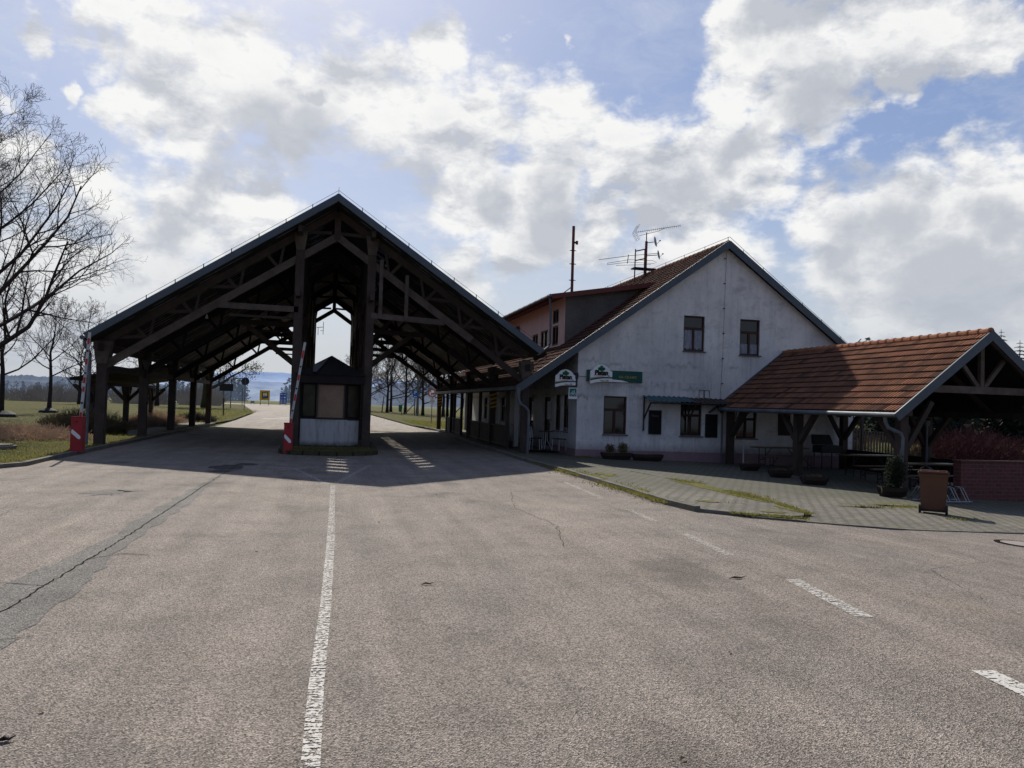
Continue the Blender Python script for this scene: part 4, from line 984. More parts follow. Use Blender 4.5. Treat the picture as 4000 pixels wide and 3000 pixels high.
for a, b in (((8.88, 2.285), (8.92, 2.37)), ((8.92, 2.37), (9.0, 2.38)), ((8.92, 2.37), (8.955, 2.285)), ((8.955, 2.285), (9.0, 2.38)), ((9.0, 2.41), (9.02, 2.285)), ((8.88, 2.285), (8.955, 2.285)), ((8.905, 2.40), (8.94, 2.40)), ((8.98, 2.42), (9.02, 2.42))):
    m.tube([(a[0], W-.062, a[1]), (b[0], W-.062, b[1])], .008, 4)
m.build('bicycle_symbol', 'signwhite', bs)
# hazard panels on two posts
def hazard(y, z0, z1, w, label):
    t = thing('hazard_panel', (7.1, y-.17, z0), label, 'warning panel')
    x0 = 7.1-w/2; x1 = 7.1+w/2; yy = y-.16
    m = MB(); m.box(x0, x1, yy, yy+.02, z0, z1); m.build('plate', 'black', t)
    n = 4; p = (z1-z0)/n
    for i in range(n):
        b = z0+i*p; s = p*.5
        pts = [(x0, b-s*.3), (x1, b+s*.7), (x1, b+s*.7+s), (x0, b-s*.3+s)]
        pts = [(x, min(max(z, z0), z1)) for x, z in pts]
        m = MB(); m.prism([(x, yy-.004, z) for x, z in pts], (0, .003, 0)); m.build('stripe', 'stripey', t)
hazard(33.8, 1.62, 2.36, .30, 'nearer yellow and black striped hazard panel, on a veranda post')
hazard(51.1, 1.58, 2.36, .34, 'farther yellow and black striped hazard panel, on the last post before the verge')
# ================================================================== CHIMNEY FLUE AND AERIALS
fl = thing('flue_pipe', (12.05, 38, 7.2), 'tall thin rust-red flue pipe rising behind the dormer roof', 'pipe')
m = MB(); m.tube([(12.0, 38, 7.0), (12.0, 38, 11.2)], .075, 10); m.build('tube', 'redmetal', fl)
m = MB(); m.tube([(12.0, 38, 7.62), (12.0, 38, 7.70), (12.0, 38, 7.78)], [.08, .14, .08], 10)
for z in (8.35, 9.2, 9.9): m.tube([(12.0, 38, z), (12.0, 38, z+.05)], .10, 8); m.tube([(11.82, 38, z+.02), (12.18, 38, z+.02)], .02, 5)
m.tube([(12.0, 38, 10.35), (12.22, 38, 10.35)], .05, 8); m.tube([(12.2, 38, 10.26), (12.2, 38, 10.44)], .07, 8)
m.build('collar', 'redmetal', fl)
YA = 36.17
am = thing('aerial_mast', (15.3, YA, 8.4), 'rusty aerial mast standing on the inn ridge beside a small roof platform', 'mast')
m = MB(); m.tube([(15.28, YA, 8.3), (15.3, YA, 10.3)], .07, 8); m.tube([(15.3, YA, 10.2), (15.3, YA, 10.75)], .025, 6); m.build('pole', 'redmetal', am)
pf = thing('roof_platform', (14.9, YA-.3, 8.3), 'small service platform with ladder-like railing on the inn ridge', 'platform')
m = MB(); m.box(14.45, 15.6, YA-.6, YA-.1, 8.78, 8.84); m.build('deck', 'wood_dark', pf)
m = MB()
for x in (14.5, 15.0): m.tube([(x, YA-.5, 8.1), (x+.02, YA-.5, 9.75)], .03, 6)
for z in (9.72, 9.25): m.tube([(14.5, YA-.5, z-.08), (15.1, YA-.5, z+.08)], .03, 6)
m.build('railing', 'redmetal', pf)
yg = thing('yagi_aerial', (15.3, YA, 10.75), 'upper long yagi aerial with mesh reflector on top of the rusty mast', 'aerial')
a0 = Vector((14.75, YA, 10.72)); a1 = Vector((17.0, YA-.3, 11.18)); m = MB(); m.tube([a0, a1], .014, 5)
m.tube([(14.9, YA, 10.55), (15.3, YA, 10.68), (15.9, YA-.1, 10.85), (16.2, YA-.15, 11.0)], .012, 5); m.build('boom', 'aluminium', yg)
m = MB(); n = 22
for i in range(n):
    p = a0.lerp(a1, i/(n-1)); m.tube([p+Vector((-.02, -.1, -.10)), p+Vector((.02, .1, .10))], .007, 4)
m.build('elements', 'aluminium', yg)
m = MB()
for sgn in (1, -1):
    for i in range(6):
        z = sgn*(.03+i*.07); x = -.02-abs(z)*.55*0
        m.tube([(14.62+abs(z)*.55, YA-.25, 10.70+z), (14.62+abs(z)*.55, YA+.25, 10.70+z)], .007, 4)
    for y in (-.25, -.1, .1, .25): m.tube([(14.62, YA+y, 10.70), (14.62+.21, YA+y, 10.70+sgn*.38)], .007, 4)
m.build('reflector', 'aluminium', yg)
y2 = thing('dipole_aerial', (15.3, YA, 9.5), 'lower wide dipole aerial pointing left from the rusty mast', 'aerial')
m = MB(); m.tube([(12.85, YA+.2, 9.22), (14.4, YA, 9.5), (15.9, YA-.1, 9.72)], .013, 5)
m.tube([(13.4, YA+.4, 9.12), (14.4, YA, 9.3), (15.6, YA-.2, 9.3), (15.8, YA-.2, 9.22), (15.6, YA-.2, 9.16), (14.4, YA, 9.18), (13.4, YA+.4, 9.04), (13.36, YA+.4, 9.08), (13.4, YA+.4, 9.12)], .011, 5)
m.tube([(13.8, YA+.3, 9.02), (15.5, YA-.2, 9.10)], .011, 5); m.tube([(14.3, YA, 9.1), (14.35, YA, 9.55)], .02, 5)
m.build('rods', 'steel', y2)
def dish(x, y, z, r, label):
    t = thing('satellite_dish', (x, y, z), label, 'satellite dish')
    m = MB(); d = Vector((.75, -.55, .15)).normalized(); c = Vector((x, y, z)); u = d.orthogonal().normalized(); w = d.cross(u)
    rings = 4; n = 16; V = []
    for k in range(1, rings+1):
        for q in range(n):
            a = 6.283*q/n; V.append(c+(u*math.cos(a)+w*math.sin(a))*r*k/rings+d*(.25*r*(k/rings)**2))
    for q in range(n): m.face([c, V[q], V[(q+1) % n]])
    for k in range(rings-1):
        for q in range(n): m.face([V[k*n+q], V[(k+1)*n+q], V[(k+1)*n+(q+1) % n], V[k*n+(q+1) % n]])
    m.build('reflector', 'dish', t, smooth=True)
    m = MB(); m.tube([(15.3, YA, z-.05), c-d*.03], .02, 5); m.tube([c-w*r*.8, c+d*r*1.1], .010, 4); m.cyl(c+d*r*1.1, .03, d, .08, 8); m.build('feed_arm', 'steel', t)
dish(15.66, YA-.15, 10.27, .27, 'upper white satellite dish on the rusty mast')
dish(15.86, YA-.15, 9.62, .24, 'lower white satellite dish on the rusty mast')
#@@SHED
# ================================================================== OPEN SHED
SX0, SXR, SX1 = 15.0, 17.9, 20.8; SY0, SY1 = 17.75, 27.84; SZE, SZR = 1.98, 4.22
SS = (SZR-SZE)/(SXR-SX0)
def szf(x): return SZR-SS*abs(x-SXR)
GS = -.36
shed = thing('open_shed', (17.9, 22.8, GS), 'open timber shed with orange clay tile roof joined to the gable wall', 'shed')
rE = random.Random(31)
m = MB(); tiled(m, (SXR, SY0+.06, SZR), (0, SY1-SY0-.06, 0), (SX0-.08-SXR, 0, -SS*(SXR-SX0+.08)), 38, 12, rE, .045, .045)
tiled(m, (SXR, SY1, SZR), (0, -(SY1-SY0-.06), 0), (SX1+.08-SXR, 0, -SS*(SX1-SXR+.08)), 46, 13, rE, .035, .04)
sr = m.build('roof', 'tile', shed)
m = MB(); n = 27
for k in range(n):
    y = SY0+.02+k*(SY1-SY0-.05)/n; m.tube([(SXR, y, SZR+.045), (SXR, y+.05, SZR+.045), (SXR, y+.06, SZR+.045), (SXR, y+.42, SZR+.045)], [.12, .12, .105, .095], 10)
m.build('ridge_tiles', 'tile', sr)
m = MB()
m.face([(SXR, SY0, SZR-.07), (SX0, SY0, SZE-.07), (SX0, SY1, SZE-.07), (SXR, SY1, SZR-.07)]); m.face([(SXR, SY0, SZR-.07), (SX1, SY0, SZE-.07), (SX1, SY1, SZE-.07), (SXR, SY1, SZR-.07)])
m.build('soffit', 'wood_dark', shed)
for xe, s in ((SX0-.12, -1), (SX1+.12, 1)):
    m = MB(); yy = SY0-.02+(.004 if s > 0 else 0); m.beam((SXR, yy, SZR-.06), (xe, yy, szf(xe)-.06), .05, .24, ext=.06); m.build('bargeboard', 'fascia', shed)
m = MB(); m.beam((SXR-.05, SY1-.05, SZR+.05), (SX0-.4, SY1-.05, szf(SX0-.4)+.06), .10, .06); m.build('wall_flashing', 'fascia', shed)
m = MB()
for y in (SY0+.08, 20.4, 23.0, 25.6, SY1-.3):
    for s in (-1, 1): m = MB(); m.beam((SXR, y, SZR-.16), (SXR+s*2.95, y, SZR-.16-SS*2.95), .10, .14); m.build('rafter', 'wood', shed)
PY = [18.15, 22.95, 27.45]
for x in (15.35, 20.45):
    for y in PY:
        m = MB(); g = gz(x, y) if x < 18 else GS
        w = .24; m.box(x-w/2, x+w/2, y-w/2, y+w/2, g-.1, 2.0); pp = m.build('post', 'wood', shed)
        m = MB()
        for d in (-1, 1):
            if (y == PY[0] and d < 0) or (y == PY[-1] and d > 0): continue
            m.beam((x, y+d*.06, .85), (x, y+d*1.0, 1.90), .13, .17)
        s = 1 if x < 18 else -1
        m.beam((x+s*.04, y, .75), (x+s*.95, y, 2.25), .12, .14)
        m.build('brace', 'wood', pp)
    m = MB(); m.beam((x, SY0+.1, 1.93), (x, SY1-.05, 1.93), .18, .18); m.build('eave_beam', 'wood', shed)
for y in (SY0+.35, 22.95, 27.45):
    m = MB(); m.beam((SXR-1.95, y, 2.62), (SXR+1.95, y, 2.62), .14, .2); tb = m.build('tie_beam', 'wood_grey' if y < 20 else 'wood', shed)
    m = MB(); m.beam((SXR, y, 2.7), (SXR, y, 4.0), .12, .12, up=(0, 1, 0))
    for s in (-1, 1): m.beam((SXR+s*.12, y, 2.72), (SXR+s*.78, y, 3.50), .10, .11)
    m.build('strut', 'wood_grey' if y < 20 else 'wood', tb)
m = MB(); m.tube([(SX0-.17, SY0-.02, SZE-.13), (SX0-.17, SY1-1.2, SZE-.11), (SX0-.17, SY1-.4, SZE-.07)], .07, 10); m.build('gutter', 'zinc', shed)
m = MB(); m.tube([(SX0-.15, SY0+.45, SZE-.15), (SX0-.13, SY0+.45, SZE-.32), (SX0-.05, SY0+.44, SZE-.48), (SX0+.25, SY0+.32, SZE-.62), (SX0+.30, SY0+.3, SZE-.75), (SX0+.22, SY0+.25, -.1)], .055, 10); m.build('downpipe', 'zinc', shed)
# dark plank parapet along the open right side of the shed
m = MB(); z0 = GS+.1
m.box(20.52, 20.60, 18.3, 27.3, GS, .42); m.build('parapet', 'wood_dark', shed)
# low brick wall
bw = thing('brick_wall', (20, 18.2, GS), 'low red brick wall closing the right front of the open shed', 'wall')
m = MB(); m.box(17.32, 26, 18.15, 18.42, GS-.2, .60); m.build('brickwork', 'brick', bw)
m = MB(); m.box(17.29, 26.03, 18.12, 18.45, .60, .635); m.build('coping', 'redmetal', bw)
# picket fence behind
pk = thing('picket_fence', (22, 28.6, -.4), 'weathered wooden picket gate behind the far end of the open shed', 'fence')
m = MB(); x = 20.75
m.box(20.7, 24.6, 28.62, 28.68, 1.05, 1.13) ; m.box(20.7, 24.6, 28.62, 28.68, .0, .08); m.beam((20.8, 28.65, .05), (22.3, 28.65, 1.1), .05, .08); m.build('rail', 'wood', pk)
m = MB()
while x < 24.5:
    h = 1.28 if x < 22.2 else 1.12
    m.box(x, x+.07, 28.58, 28.615, -.38, h); x += .145
m.build('pickets', 'wood_grey', pk)
m = MB()
for x in (20.72, 22.25, 24.6): m.box(x-.06, x+.06, 28.62, 28.74, -.5, 1.5 if x != 22.25 else 2.2)
m.build('fence_post', 'wood', pk)
# ---- furniture
def folding_table(x, y, g, L, rz_, label):
    t = thing('folding_table', (x, y, g), label, 'table', 'folding beer tables in the shed'); t.rotation_euler = (0, 0, 0)
    m = MB(); m.box(x-L/2, x+L/2, y-.30, y+.30, g+.74, g+.78); m.build('tabletop', 'benchwood', t)
    for s in (-1, 1):
        m = MB(); xx = x+s*(L/2-.35)
        for yy in (-.22, .22): m.tube([(xx, y+yy, g+.74), (xx, y+yy, g+.01)], .018, 6)
        m.tube([(xx, y-.22, g+.12), (xx, y+.22, g+.12)], .015, 6); m.tube([(xx, y, g+.3), (xx-s*.4, y, g+.74)], .014, 6); m.tube([(xx, y-.22, g+.3), (xx, y+.22, g+.3)], .015, 6)
        m.build('leg', 'steel', t)
    t.rotation_euler = (0, 0, rz_); return t
def bench(x, y, g, L, label, rz_=0., group='folding beer benches in the shed'):
    t = thing('bench', (x, y, g), label, 'bench', group)
    m = MB(); m.box(x-L/2, x+L/2, y-.13, y+.13, g+.45, g+.485); m.build('seat', 'benchwood', t)
    for s in (-1, 1):
        m = MB(); xx = x+s*(L/2-.3)
        for yy in (-.1, .1): m.tube([(xx, y+yy, g+.45), (xx, y+yy*1.2, g+.01)], .016, 6)
        m.tube([(xx, y-.1, g+.15), (xx, y+.1, g+.15)], .014, 6); m.tube([(xx, y, g+.15), (xx-s*.28, y, g+.45)], .012, 6)
        m.build('leg', 'steel', t)
    t.rotation_euler = (0, 0, rz_); return t
gs = lambda x, y: gz(x, y)+.015
folding_table(17.0, 26.6, gs(17, 26.6), 2.2, 0, 'long folding table standing closest to the shaded gable wall')
folding_table(18.6, 23.6, gs(18.6, 23.6), 2.2, 0, 'middle folding table behind the centre post of the shed')
folding_table(18.3, 20.6, gs(18.3, 20.6), 2.2, 0, 'nearest folding table between two plank benches by the shed entrance')
bench(16.9, 25.7, gs(17, 25.7), 2.2, 'bench in front of the long table by the gable wall')
bench(18.5, 22.7, gs(18.5, 22.7), 2.2, 'bench on the near side of the middle table')
bench(18.2, 21.5, gs(18.2, 21.5), 2.2, 'bench on the far side of the nearest table')
bench(17.9, 19.7, gs(17.9, 19.7), 2.2, 'nearest bench, on the near side of the nearest table')
def crate(x, y, g, w, d, h, label):
    t = thing('garden_chest', (x, y, g), label, 'chest')
    m = MB(); m.box(x-w/2, x+w/2, y-d/2, y+d/2, g, g+h); m.build('body', 'black', t)
    m = MB(); m.box(x-w/2-.02, x+w/2+.02, y-d/2-.02, y+d/2+.02, g+h, g+h+.05); m.build('lid', 'rubber', t)
gr = thing('barbecue_grill', (19.3, 26.9, gs(19, 27)), 'dark barbecue grill with raised lid against the shaded gable wall', 'grill')
g0 = gs(19.3, 26.9); m = MB(); m.box(18.85, 19.75, 26.6, 27.2, g0+.65, g0+.95); m.build('firebox', 'black', gr)
m = MB(); m.hexa([(18.85, 27.1, g0+.96), (19.75, 27.1, g0+.96), (19.75, 27.25, g0+.96), (18.85, 27.25, g0+.96), (18.9, 27.3, g0+1.35), (19.7, 27.3, g0+1.35), (19.7, 27.38, g0+1.35), (18.9, 27.38, g0+1.35)]); m.build('lid', 'rubber', gr)
for x, y in ((18.9, 26.65), (19.7, 26.65), (18.9, 27.15), (19.7, 27.15)):
    m = MB(); m.tube([(x, y, g0), (x, y, g0+.66)], .02, 6); m.build('leg', 'steel', gr)
hx, hy = 19.6, 22.0; g0 = gs(hx, hy)
ph = thing('patio_heater', (hx, hy, g0), 'upright patio heater with flared white cap inside the open shed', 'heater')
m = MB(); m.tube([(hx, hy, g0+.55), (hx, hy, g0+2.0)], .03, 8); m.build('pole', 'zinc', ph)
m = MB(); m.tube([(hx, hy, g0), (hx, hy, g0+.1), (hx, hy, g0+.5), (hx, hy, g0+.58)], [.25, .24, .2, .08], 12); m.build('tank_cover', 'steel', ph)
m = MB(); m.tube([(hx, hy, g0+1.95), (hx, hy, g0+2.12), (hx, hy, g0+2.14), (hx, hy, g0+2.2)], [.07, .09, .22, .06], 14); m.build('cap', 'zinc', ph)
# bicycle rack
bk = thing('bicycle_rack', (15.6, 17.0, gs(15.6, 17)), 'low grey steel bicycle rack behind the brown bin', 'bike rack')
g0 = gs(15.6, 17)
m = MB(); 
for y in (16.75, 17.25): m.tube([(14.85, y, g0+.03), (16.35, y, g0+.03)], .02, 6)
m.build('base_rail', 'aluminium', bk)
m = MB()
for k in range(5):
    x = 14.98+k*.30
    for dx in (0, .09): m.tube([(x+dx, 16.75, g0+.03), (x+dx-.12, 16.85, g0+.38), (x+dx-.15, 16.95, g0+.42), (x+dx-.15, 17.25, g0+.03)], .014, 6)
m.build('hoops', 'aluminium', bk)
# wheelie bin
BX, BY = 12.98, 14.35; g0 = gs(BX, BY)
bn = thing('wheelie_bin', (BX, BY, g0), 'brown two-wheeled waste bin standing on the sunlit pavers', 'bin')
def frus(m, x0, x1, y0, y1, z0, X0, X1, Y0, Y1, z1): m.hexa([(x0, y0, z0), (x1, y0, z0), (x1, y1, z0), (x0, y1, z0), (X0, Y0, z1), (X1, Y0, z1), (X1, Y1, z1), (X0, Y1, z1)])
m = MB(); frus(m, -.235, .235, -.20, .19, .05, -.28, .28, -.27, .26, .86)
for v_ in range(len(m.v)): pass
m.box(-.30, .30, -.29, .28, .83, .87)
for x in (-.18, -.06, .06, .18): frus(m, x-.01, x+.01, -.215, -.19, .08, x-.013, x+.013, -.285, -.26, .83)
mv = Matrix.Translation((BX, BY, g0)) @ Matrix.Rotation(R(138), 4, 'Z')
def place(mb): mb.v = [tuple(mv @ Vector(p)) for p in mb.v]; return mb
place(m).build('body', 'binbrown', bn)
m = MB(); m.hexa([(-.31, -.31, .88), (.31, -.31, .88), (.31, .27, .88), (-.31, .27, .88), (-.27, -.27, .93), (.27, -.27, .93), (.27, .24, .955), (-.27, .24, .955)]); m.tube([(-.26, .33, .92), (.26, .33, .92)], .018, 8)
for x in (-.25, -.08, .08, .25): m.tube([(x, .25, .93), (x, .33, .92)], .016, 6)
place(m).build('lid', 'binbrown', bn)
m = MB(); m.tube([(-.28, .20, .09), (.28, .20, .09)], .015, 6); place(m).build('axle', 'steel', bn)
for s in (-1, 1):
    m = MB(); m.cyl((s*.255, .20, .10), .105, (1, 0, 0), .05, 20); place(m).build('wheel', 'rubber', bn)
# potted conifer beside the shed post
def leafcloud(m, c, rx, ry, rz_, n, size, rnd, shell=.5, up=0.):
    for _ in range(n):
        while True:
            d = Vector((rnd.gauss(0, 1), rnd.gauss(0, 1), rnd.gauss(0, 1)))
            if d.length > .1: break
        d.normalize(); k = rnd.uniform(shell, 1.)
        k *= 1+.14*math.sin(d.x*5+c[0])*math.cos(d.z*6+c[1])
        p = Vector((c[0]+d.x*rx*k, c[1]+d.y*ry*k, c[2]+d.z*rz_*k))
        a = Vector((rnd.gauss(0, 1), rnd.gauss(0, 1), rnd.gauss(0, 1)+up)).normalized()*size*rnd.uniform(.6, 1.4); b = a.orthogonal().normalized()*size*.35
        m.face([p-b, p+b, p+a])
tx, ty = 14.75, 17.75; g0 = gs(tx, ty)
pt = thing('potted_shrub', (tx, ty, g0), 'rounded evergreen shrub in a boat-shaped planter by the front shed post', 'potted plant')
def trough(m, x, y, g, L, w, h, ang, lean=.0):
    c, s = math.cos(ang), math.sin(ang); T = lambda a, b, z: (x+a*c-b*s, y+a*s+b*c, g+z)
    n = 8; prev = None
    for i in range(9):
        t = -1+2*i/8; ww = w/2*(1-.30*abs(t)**3); hh = h*(1+.10*abs(t)**2); a = t*L/2
        sec = [T(a*.86, -ww*.45, 0), T(a, -ww, hh*.6), T(a*1.04, -ww*.95, hh), T(a*1.0, -ww*.7, hh-.01), T(a*.9, 0, hh-.07), T(a*1.0, ww*.7, hh-.01), T(a*1.04, ww*.95, hh), T(a, ww, hh*.6), T(a*.86, ww*.45, 0)]
        if prev:
            for k in range(8): m.face([prev[k], prev[k+1], sec[k+1], sec[k]])
            m.face([prev[8], prev[0], sec[0], sec[8]])
        else: m.face(sec)
        prev = sec
    m.face(prev[::-1])
m = MB(); trough(m, tx-.08, ty-.1, g0, .72, .36, .26, -.1); m.build('planter', 'log', pt)
m = MB(); leafcloud(m, (tx+.05, ty-.05, g0+.68), .27, .27, .48, 5200, .045, random.Random(4), .35, .6); leafcloud(m, (tx-.1, ty-.1, g0+.30), .33, .18, .07, 700, .05, random.Random(5), .2, 1.); m.build('foliage', 'shrub', pt)
# log troughs
TL = [(14.20, 24.0, .3, 'hollowed log trough nearest the gable wall, in front of the first shed post'), (14.05, 21.9, .15, 'middle hollowed log trough at the foot of the centre shed post'), (13.95, 20.0, .0, 'hollowed log trough standing closest to the road before the shed')]
for i, (x, y, a, lab) in enumerate(TL):
    g0 = gs(x, y); t = thing('log_planter', (x, y, g0), lab, 'planter', 'hollowed log planters before the shed')
    m = MB(); trough(m, x, y, g0, .82, .34, .24, a); m.build('trough', 'log', t)
    m = MB(); leafcloud(m, (x, y, g0+.22), .32, .12, .06, 400, .06, random.Random(20+i), .1, 1.); m.build('plant', 'drybrown', t)
for i, (x, y, lab) in enumerate([(10.45, 27.0, 'log planter with sprouting shrubs under the first ground-floor gable window'), (11.65, 26.9, 'bare dark log planter right of the sprouting one by the gable wall')]):
    g0 = gs(x, y); t = thing('log_planter', (x, y, g0), lab, 'planter', 'log planters along the gable wall')
    m = MB(); trough(m, x, y, g0, 1.15, .34, .24, -.08); m.build('trough', 'log', t)
    if i == 0:
        m = MB(); leafcloud(m, (x-.25, y, g0+.38), .2, .12, .20, 500, .07, random.Random(40), .2, 1.2); leafcloud(m, (x+.25, y, g0+.40), .2, .12, .24, 600, .07, random.Random(41), .2, 1.2); m.build('plant', 'drybrown', t)
# cafe table and two chairs in the corner of the veranda
cx, cy = 8.45, 29.6; g0 = .075
ct = thing('cafe_table', (cx, cy, g0), 'small round dark cafe table by the inn side wall', 'table')
m = MB(); m.cyl((cx, cy, g0+.72), .32, (0, 0, 1), .025, 24); m.build('tabletop', 'steel', ct)
m = MB()
for a in (0, 120, 240):
    c, s = math.cos(R(a)), math.sin(R(a)); m.tube([(cx+c*.04, cy+s*.04, g0+.70), (cx+c*.05, cy+s*.05, g0+.35), (cx+c*.24, cy+s*.24, g0+.01)], .014, 6)
m.build('leg_frame', 'whitep', ct)
def chair(x, y, ang, label):
    t = thing('cafe_chair', (x, y, g0), label, 'chair', 'white metal cafe chairs')
    mt = Matrix.Translation((x, y, g0)) @ Matrix.Rotation(ang, 4, 'Z')
    def pl(mb): mb.v = [tuple(mt @ Vector(p)) for p in mb.v]; return mb
    m = MB(); m.box(-.2, .2, -.2, .2, .43, .46); pl(m).build('seat', 'black', t)
    for sx_ in (-1, 1):
        for sy in (-1, 1):
            m = MB(); m.tube([(sx_*.18, sy*.18, .44), (sx_*.19, sy*.2, 0)], .012, 6); pl(m).build('leg', 'whitep', t)
    m = MB(); m.tube([(-.18, .19, .45), (-.19, .23, .75), (-.13, .25, .88), (.13, .25, .88), (.19, .23, .75), (.18, .19, .45)], .012, 6)
    for xx in (-.07, .07): m.tube([(xx, .2, .46), (xx, .25, .88)], .008, 5)
    pl(m).build('backrest', 'whitep', t)
chair(7.95, 29.3, R(60), 'white metal cafe chair on the road side of the small table')
chair(8.95-.12, 29.05, R(-60), 'white metal cafe chair next to the inn wall by the small table')
#@@PLANTS
# ================================================================== TREES
def tree(name, base, H_, seed, label, cat='tree', group=None, counts=(12, 8, 6, 3), spread=.8, trunk_r=.2, lean=(0, 0), first=.25, dens=1., mats=('bark', 'twig'), crown_ratio=.55, twig_r=.006, fork=None, sides=3, top_taper=.3, upcurve=.25, leaf=None):
    rnd = random.Random(seed); t = thing(name, base, label, cat, group); B = Vector(base)
    tm = MB(); cm = MB()
    n = 8; pts = []; rad = []
    for i in range(n+1):
        k = i/n
        pts.append(B+Vector((lean[0]*k*k*H_+rnd.gauss(0, .012)*H_*k, lean[1]*k*k*H_+rnd.gauss(0, .012)*H_*k, H_*.86*k-.05))); rad.append(trunk_r*((1-k)**.8*(1-top_taper*.1)+.05)*(1.25 if i == 0 else 1))
    tm.tube(pts, rad, 9)
    def P(k):
        k = max(0, min(.999, k))*n; i = int(k); return pts[i].lerp(pts[i+1], k-i), rad[i]*(1-(k-i))+rad[i+1]*(k-i)
    def branch(p, d, L, r, lv):
        seg = 5 if lv == 0 else 4 if lv == 1 else 3 if lv == 2 else 2
        q = [p]; dd = d.copy()
        for i in range(seg):
            dd = (dd+Vector((rnd.gauss(0, .16), rnd.gauss(0, .16), rnd.gauss(0, .12)+upcurve*(.35 if lv < 2 else .2)))).normalized()
            q.append(q[-1]+dd*L/seg)
        rr = [max(twig_r*.7, r*(1-.75*i/seg)) for i in range(seg+1)]
        cm.tube(q, rr, 5 if lv == 0 else 4 if lv == 1 else sides, False)
        if lv+1 < len(counts):
            c = counts[lv+1]
            for j in range(c):
                k = (.18 if lv else .22)+.80*(j+rnd.random())/c; k = min(k, .99)*seg; i = int(k); pp = q[i].lerp(q[min(i+1, seg)], k-i)
                a = (q[min(i+1, seg)]-q[i]).normalized(); o = a.orthogonal().normalized(); o.rotate(Matrix.Rotation(rnd.uniform(0, 6.283), 3, a))
                nd = (a*rnd.uniform(.5, .9)+o*rnd.uniform(.6, 1.)+Vector((0, 0, .12))).normalized()
                branch(pp, nd, L*(1-.45*k/seg)*rnd.uniform(.38, .62)*(1.0 if lv else 1.0), rr[i]*.55, lv+1)
    for j in range(counts[0]):
        k = first+(1-first)*(j+rnd.random()*.6)/counts[0]; p, r = P(k)
        a = j*2.4+rnd.uniform(-.4, .4); el = .35+.9*(k-first)/(1-first)
        d = Vector((math.cos(a)*math.cos(el), math.sin(a)*math.cos(el), math.sin(el)))
        branch(p, d, H_*crown_ratio*spread*(1.1-.55*(k-first)/(1-first))*rnd.uniform(.8, 1.15), max(r*.5, twig_r*2), 0)
    tm.build('trunk', mats[0], t, smooth=True)
    if leaf:
        lm = MB(); fs = [i for i in range(len(cm.v))]
        for _ in range(leaf[0]):
            v = Vector(cm.v[rnd.choice(fs)])+Vector((rnd.gauss(0, leaf[2]), rnd.gauss(0, leaf[2]), rnd.gauss(0, leaf[2])))
            a = Vector((rnd.gauss(0, 1), rnd.gauss(0, 1), rnd.gauss(0, 1))).normalized()*leaf[1]; b = a.orthogonal().normalized()*leaf[1]*.5
            lm.face([v-b, v+b, v+a])
        lm.build('foliage', leaf[3], t)
    cm.build('crown', mats[1], t)
    return t
G_ = 'young bare trees on the left meadow'
tree('bare_tree', (-15.3, 37.5, 0.), 12.6, 31, 'tall spreading bare tree at the left edge, branches reaching over the meadow', counts=(22, 10, 8, 5), spread=1.06, trunk_r=.32, first=.26, twig_r=.008, upcurve=.16, lean=(.01, 0))
tree('bare_tree', (-20.2, 54.6, 0), 9.5, 9, 'bare tree with dark mulch mound, leftmost of the meadow trees', group=G_, counts=(14, 7, 7, 3), trunk_r=.17, first=.32, twig_r=.010)
tree('bare_tree', (-21.6, 67.6, 0), 9.0, 12, 'bare tree with a low mulch mound, second from the left on the meadow', group=G_, counts=(13, 7, 7, 3), trunk_r=.17, first=.38, twig_r=.011)
tree('bare_tree', (-24.6, 87, 0), 10.5, 14, 'bare tree seen directly behind the left barrier arm', group=G_, counts=(12, 7, 7, 3), trunk_r=.19, first=.34, twig_r=.013)
for i, (x, y, lab) in enumerate([(-19.8, 54.3, 'dark mulch mound at the foot of the leftmost meadow tree'), (-21.6, 67.4, 'dark mulch mound at the foot of the second meadow tree')]):
    m = MB(); m.tube([(x, y, -.05), (x, y, .25), (x, y, .45)], [.75, .62, .2], 12); o = m.build('mulch_mound', 'rubber'); tag(o, lab, 'mound')
G2 = 'bare trees in the row beyond the right lane'
RT = [(5.2, 128, 8.5, 'bare tree farthest left of the row beyond the right lane, half hidden by the post'), (8.9, 124, 9.5, 'bare tree second from left in the row beyond the right lane'), (11.6, 122, 11.5, 'tallest forked bare tree left of the tall lamp post'), (13.2, 112, 8.2, 'leaning thin bare tree right of the tall lamp post'), (16.2, 112, 12., 'thick bare tree directly behind the no-turn sign'), (21.5, 120, 9, 'bare tree seen through the veranda openings'), (10.4, 136, 12.5, 'far bare tree rising behind the tall forked tree'), (14.8, 134, 12, 'far bare tree behind the leaning thin tree'), (18.9, 126, 12.5, 'bare tree right of the thick tree behind the no-turn sign'), (6.6, 140, 11.5, 'farthest bare tree, just right of the dark centre post')]
for i, (x, y, h, lab) in enumerate(RT):
    tree('bare_tree', (x, y, gz(x)), h, 50+i, lab, group=G2, counts=(14, 9, 7, 3), trunk_r=.24, first=.25, twig_r=.018, spread=.95, lean=((-.01, 0) if i != 3 else (-.05, 0)))
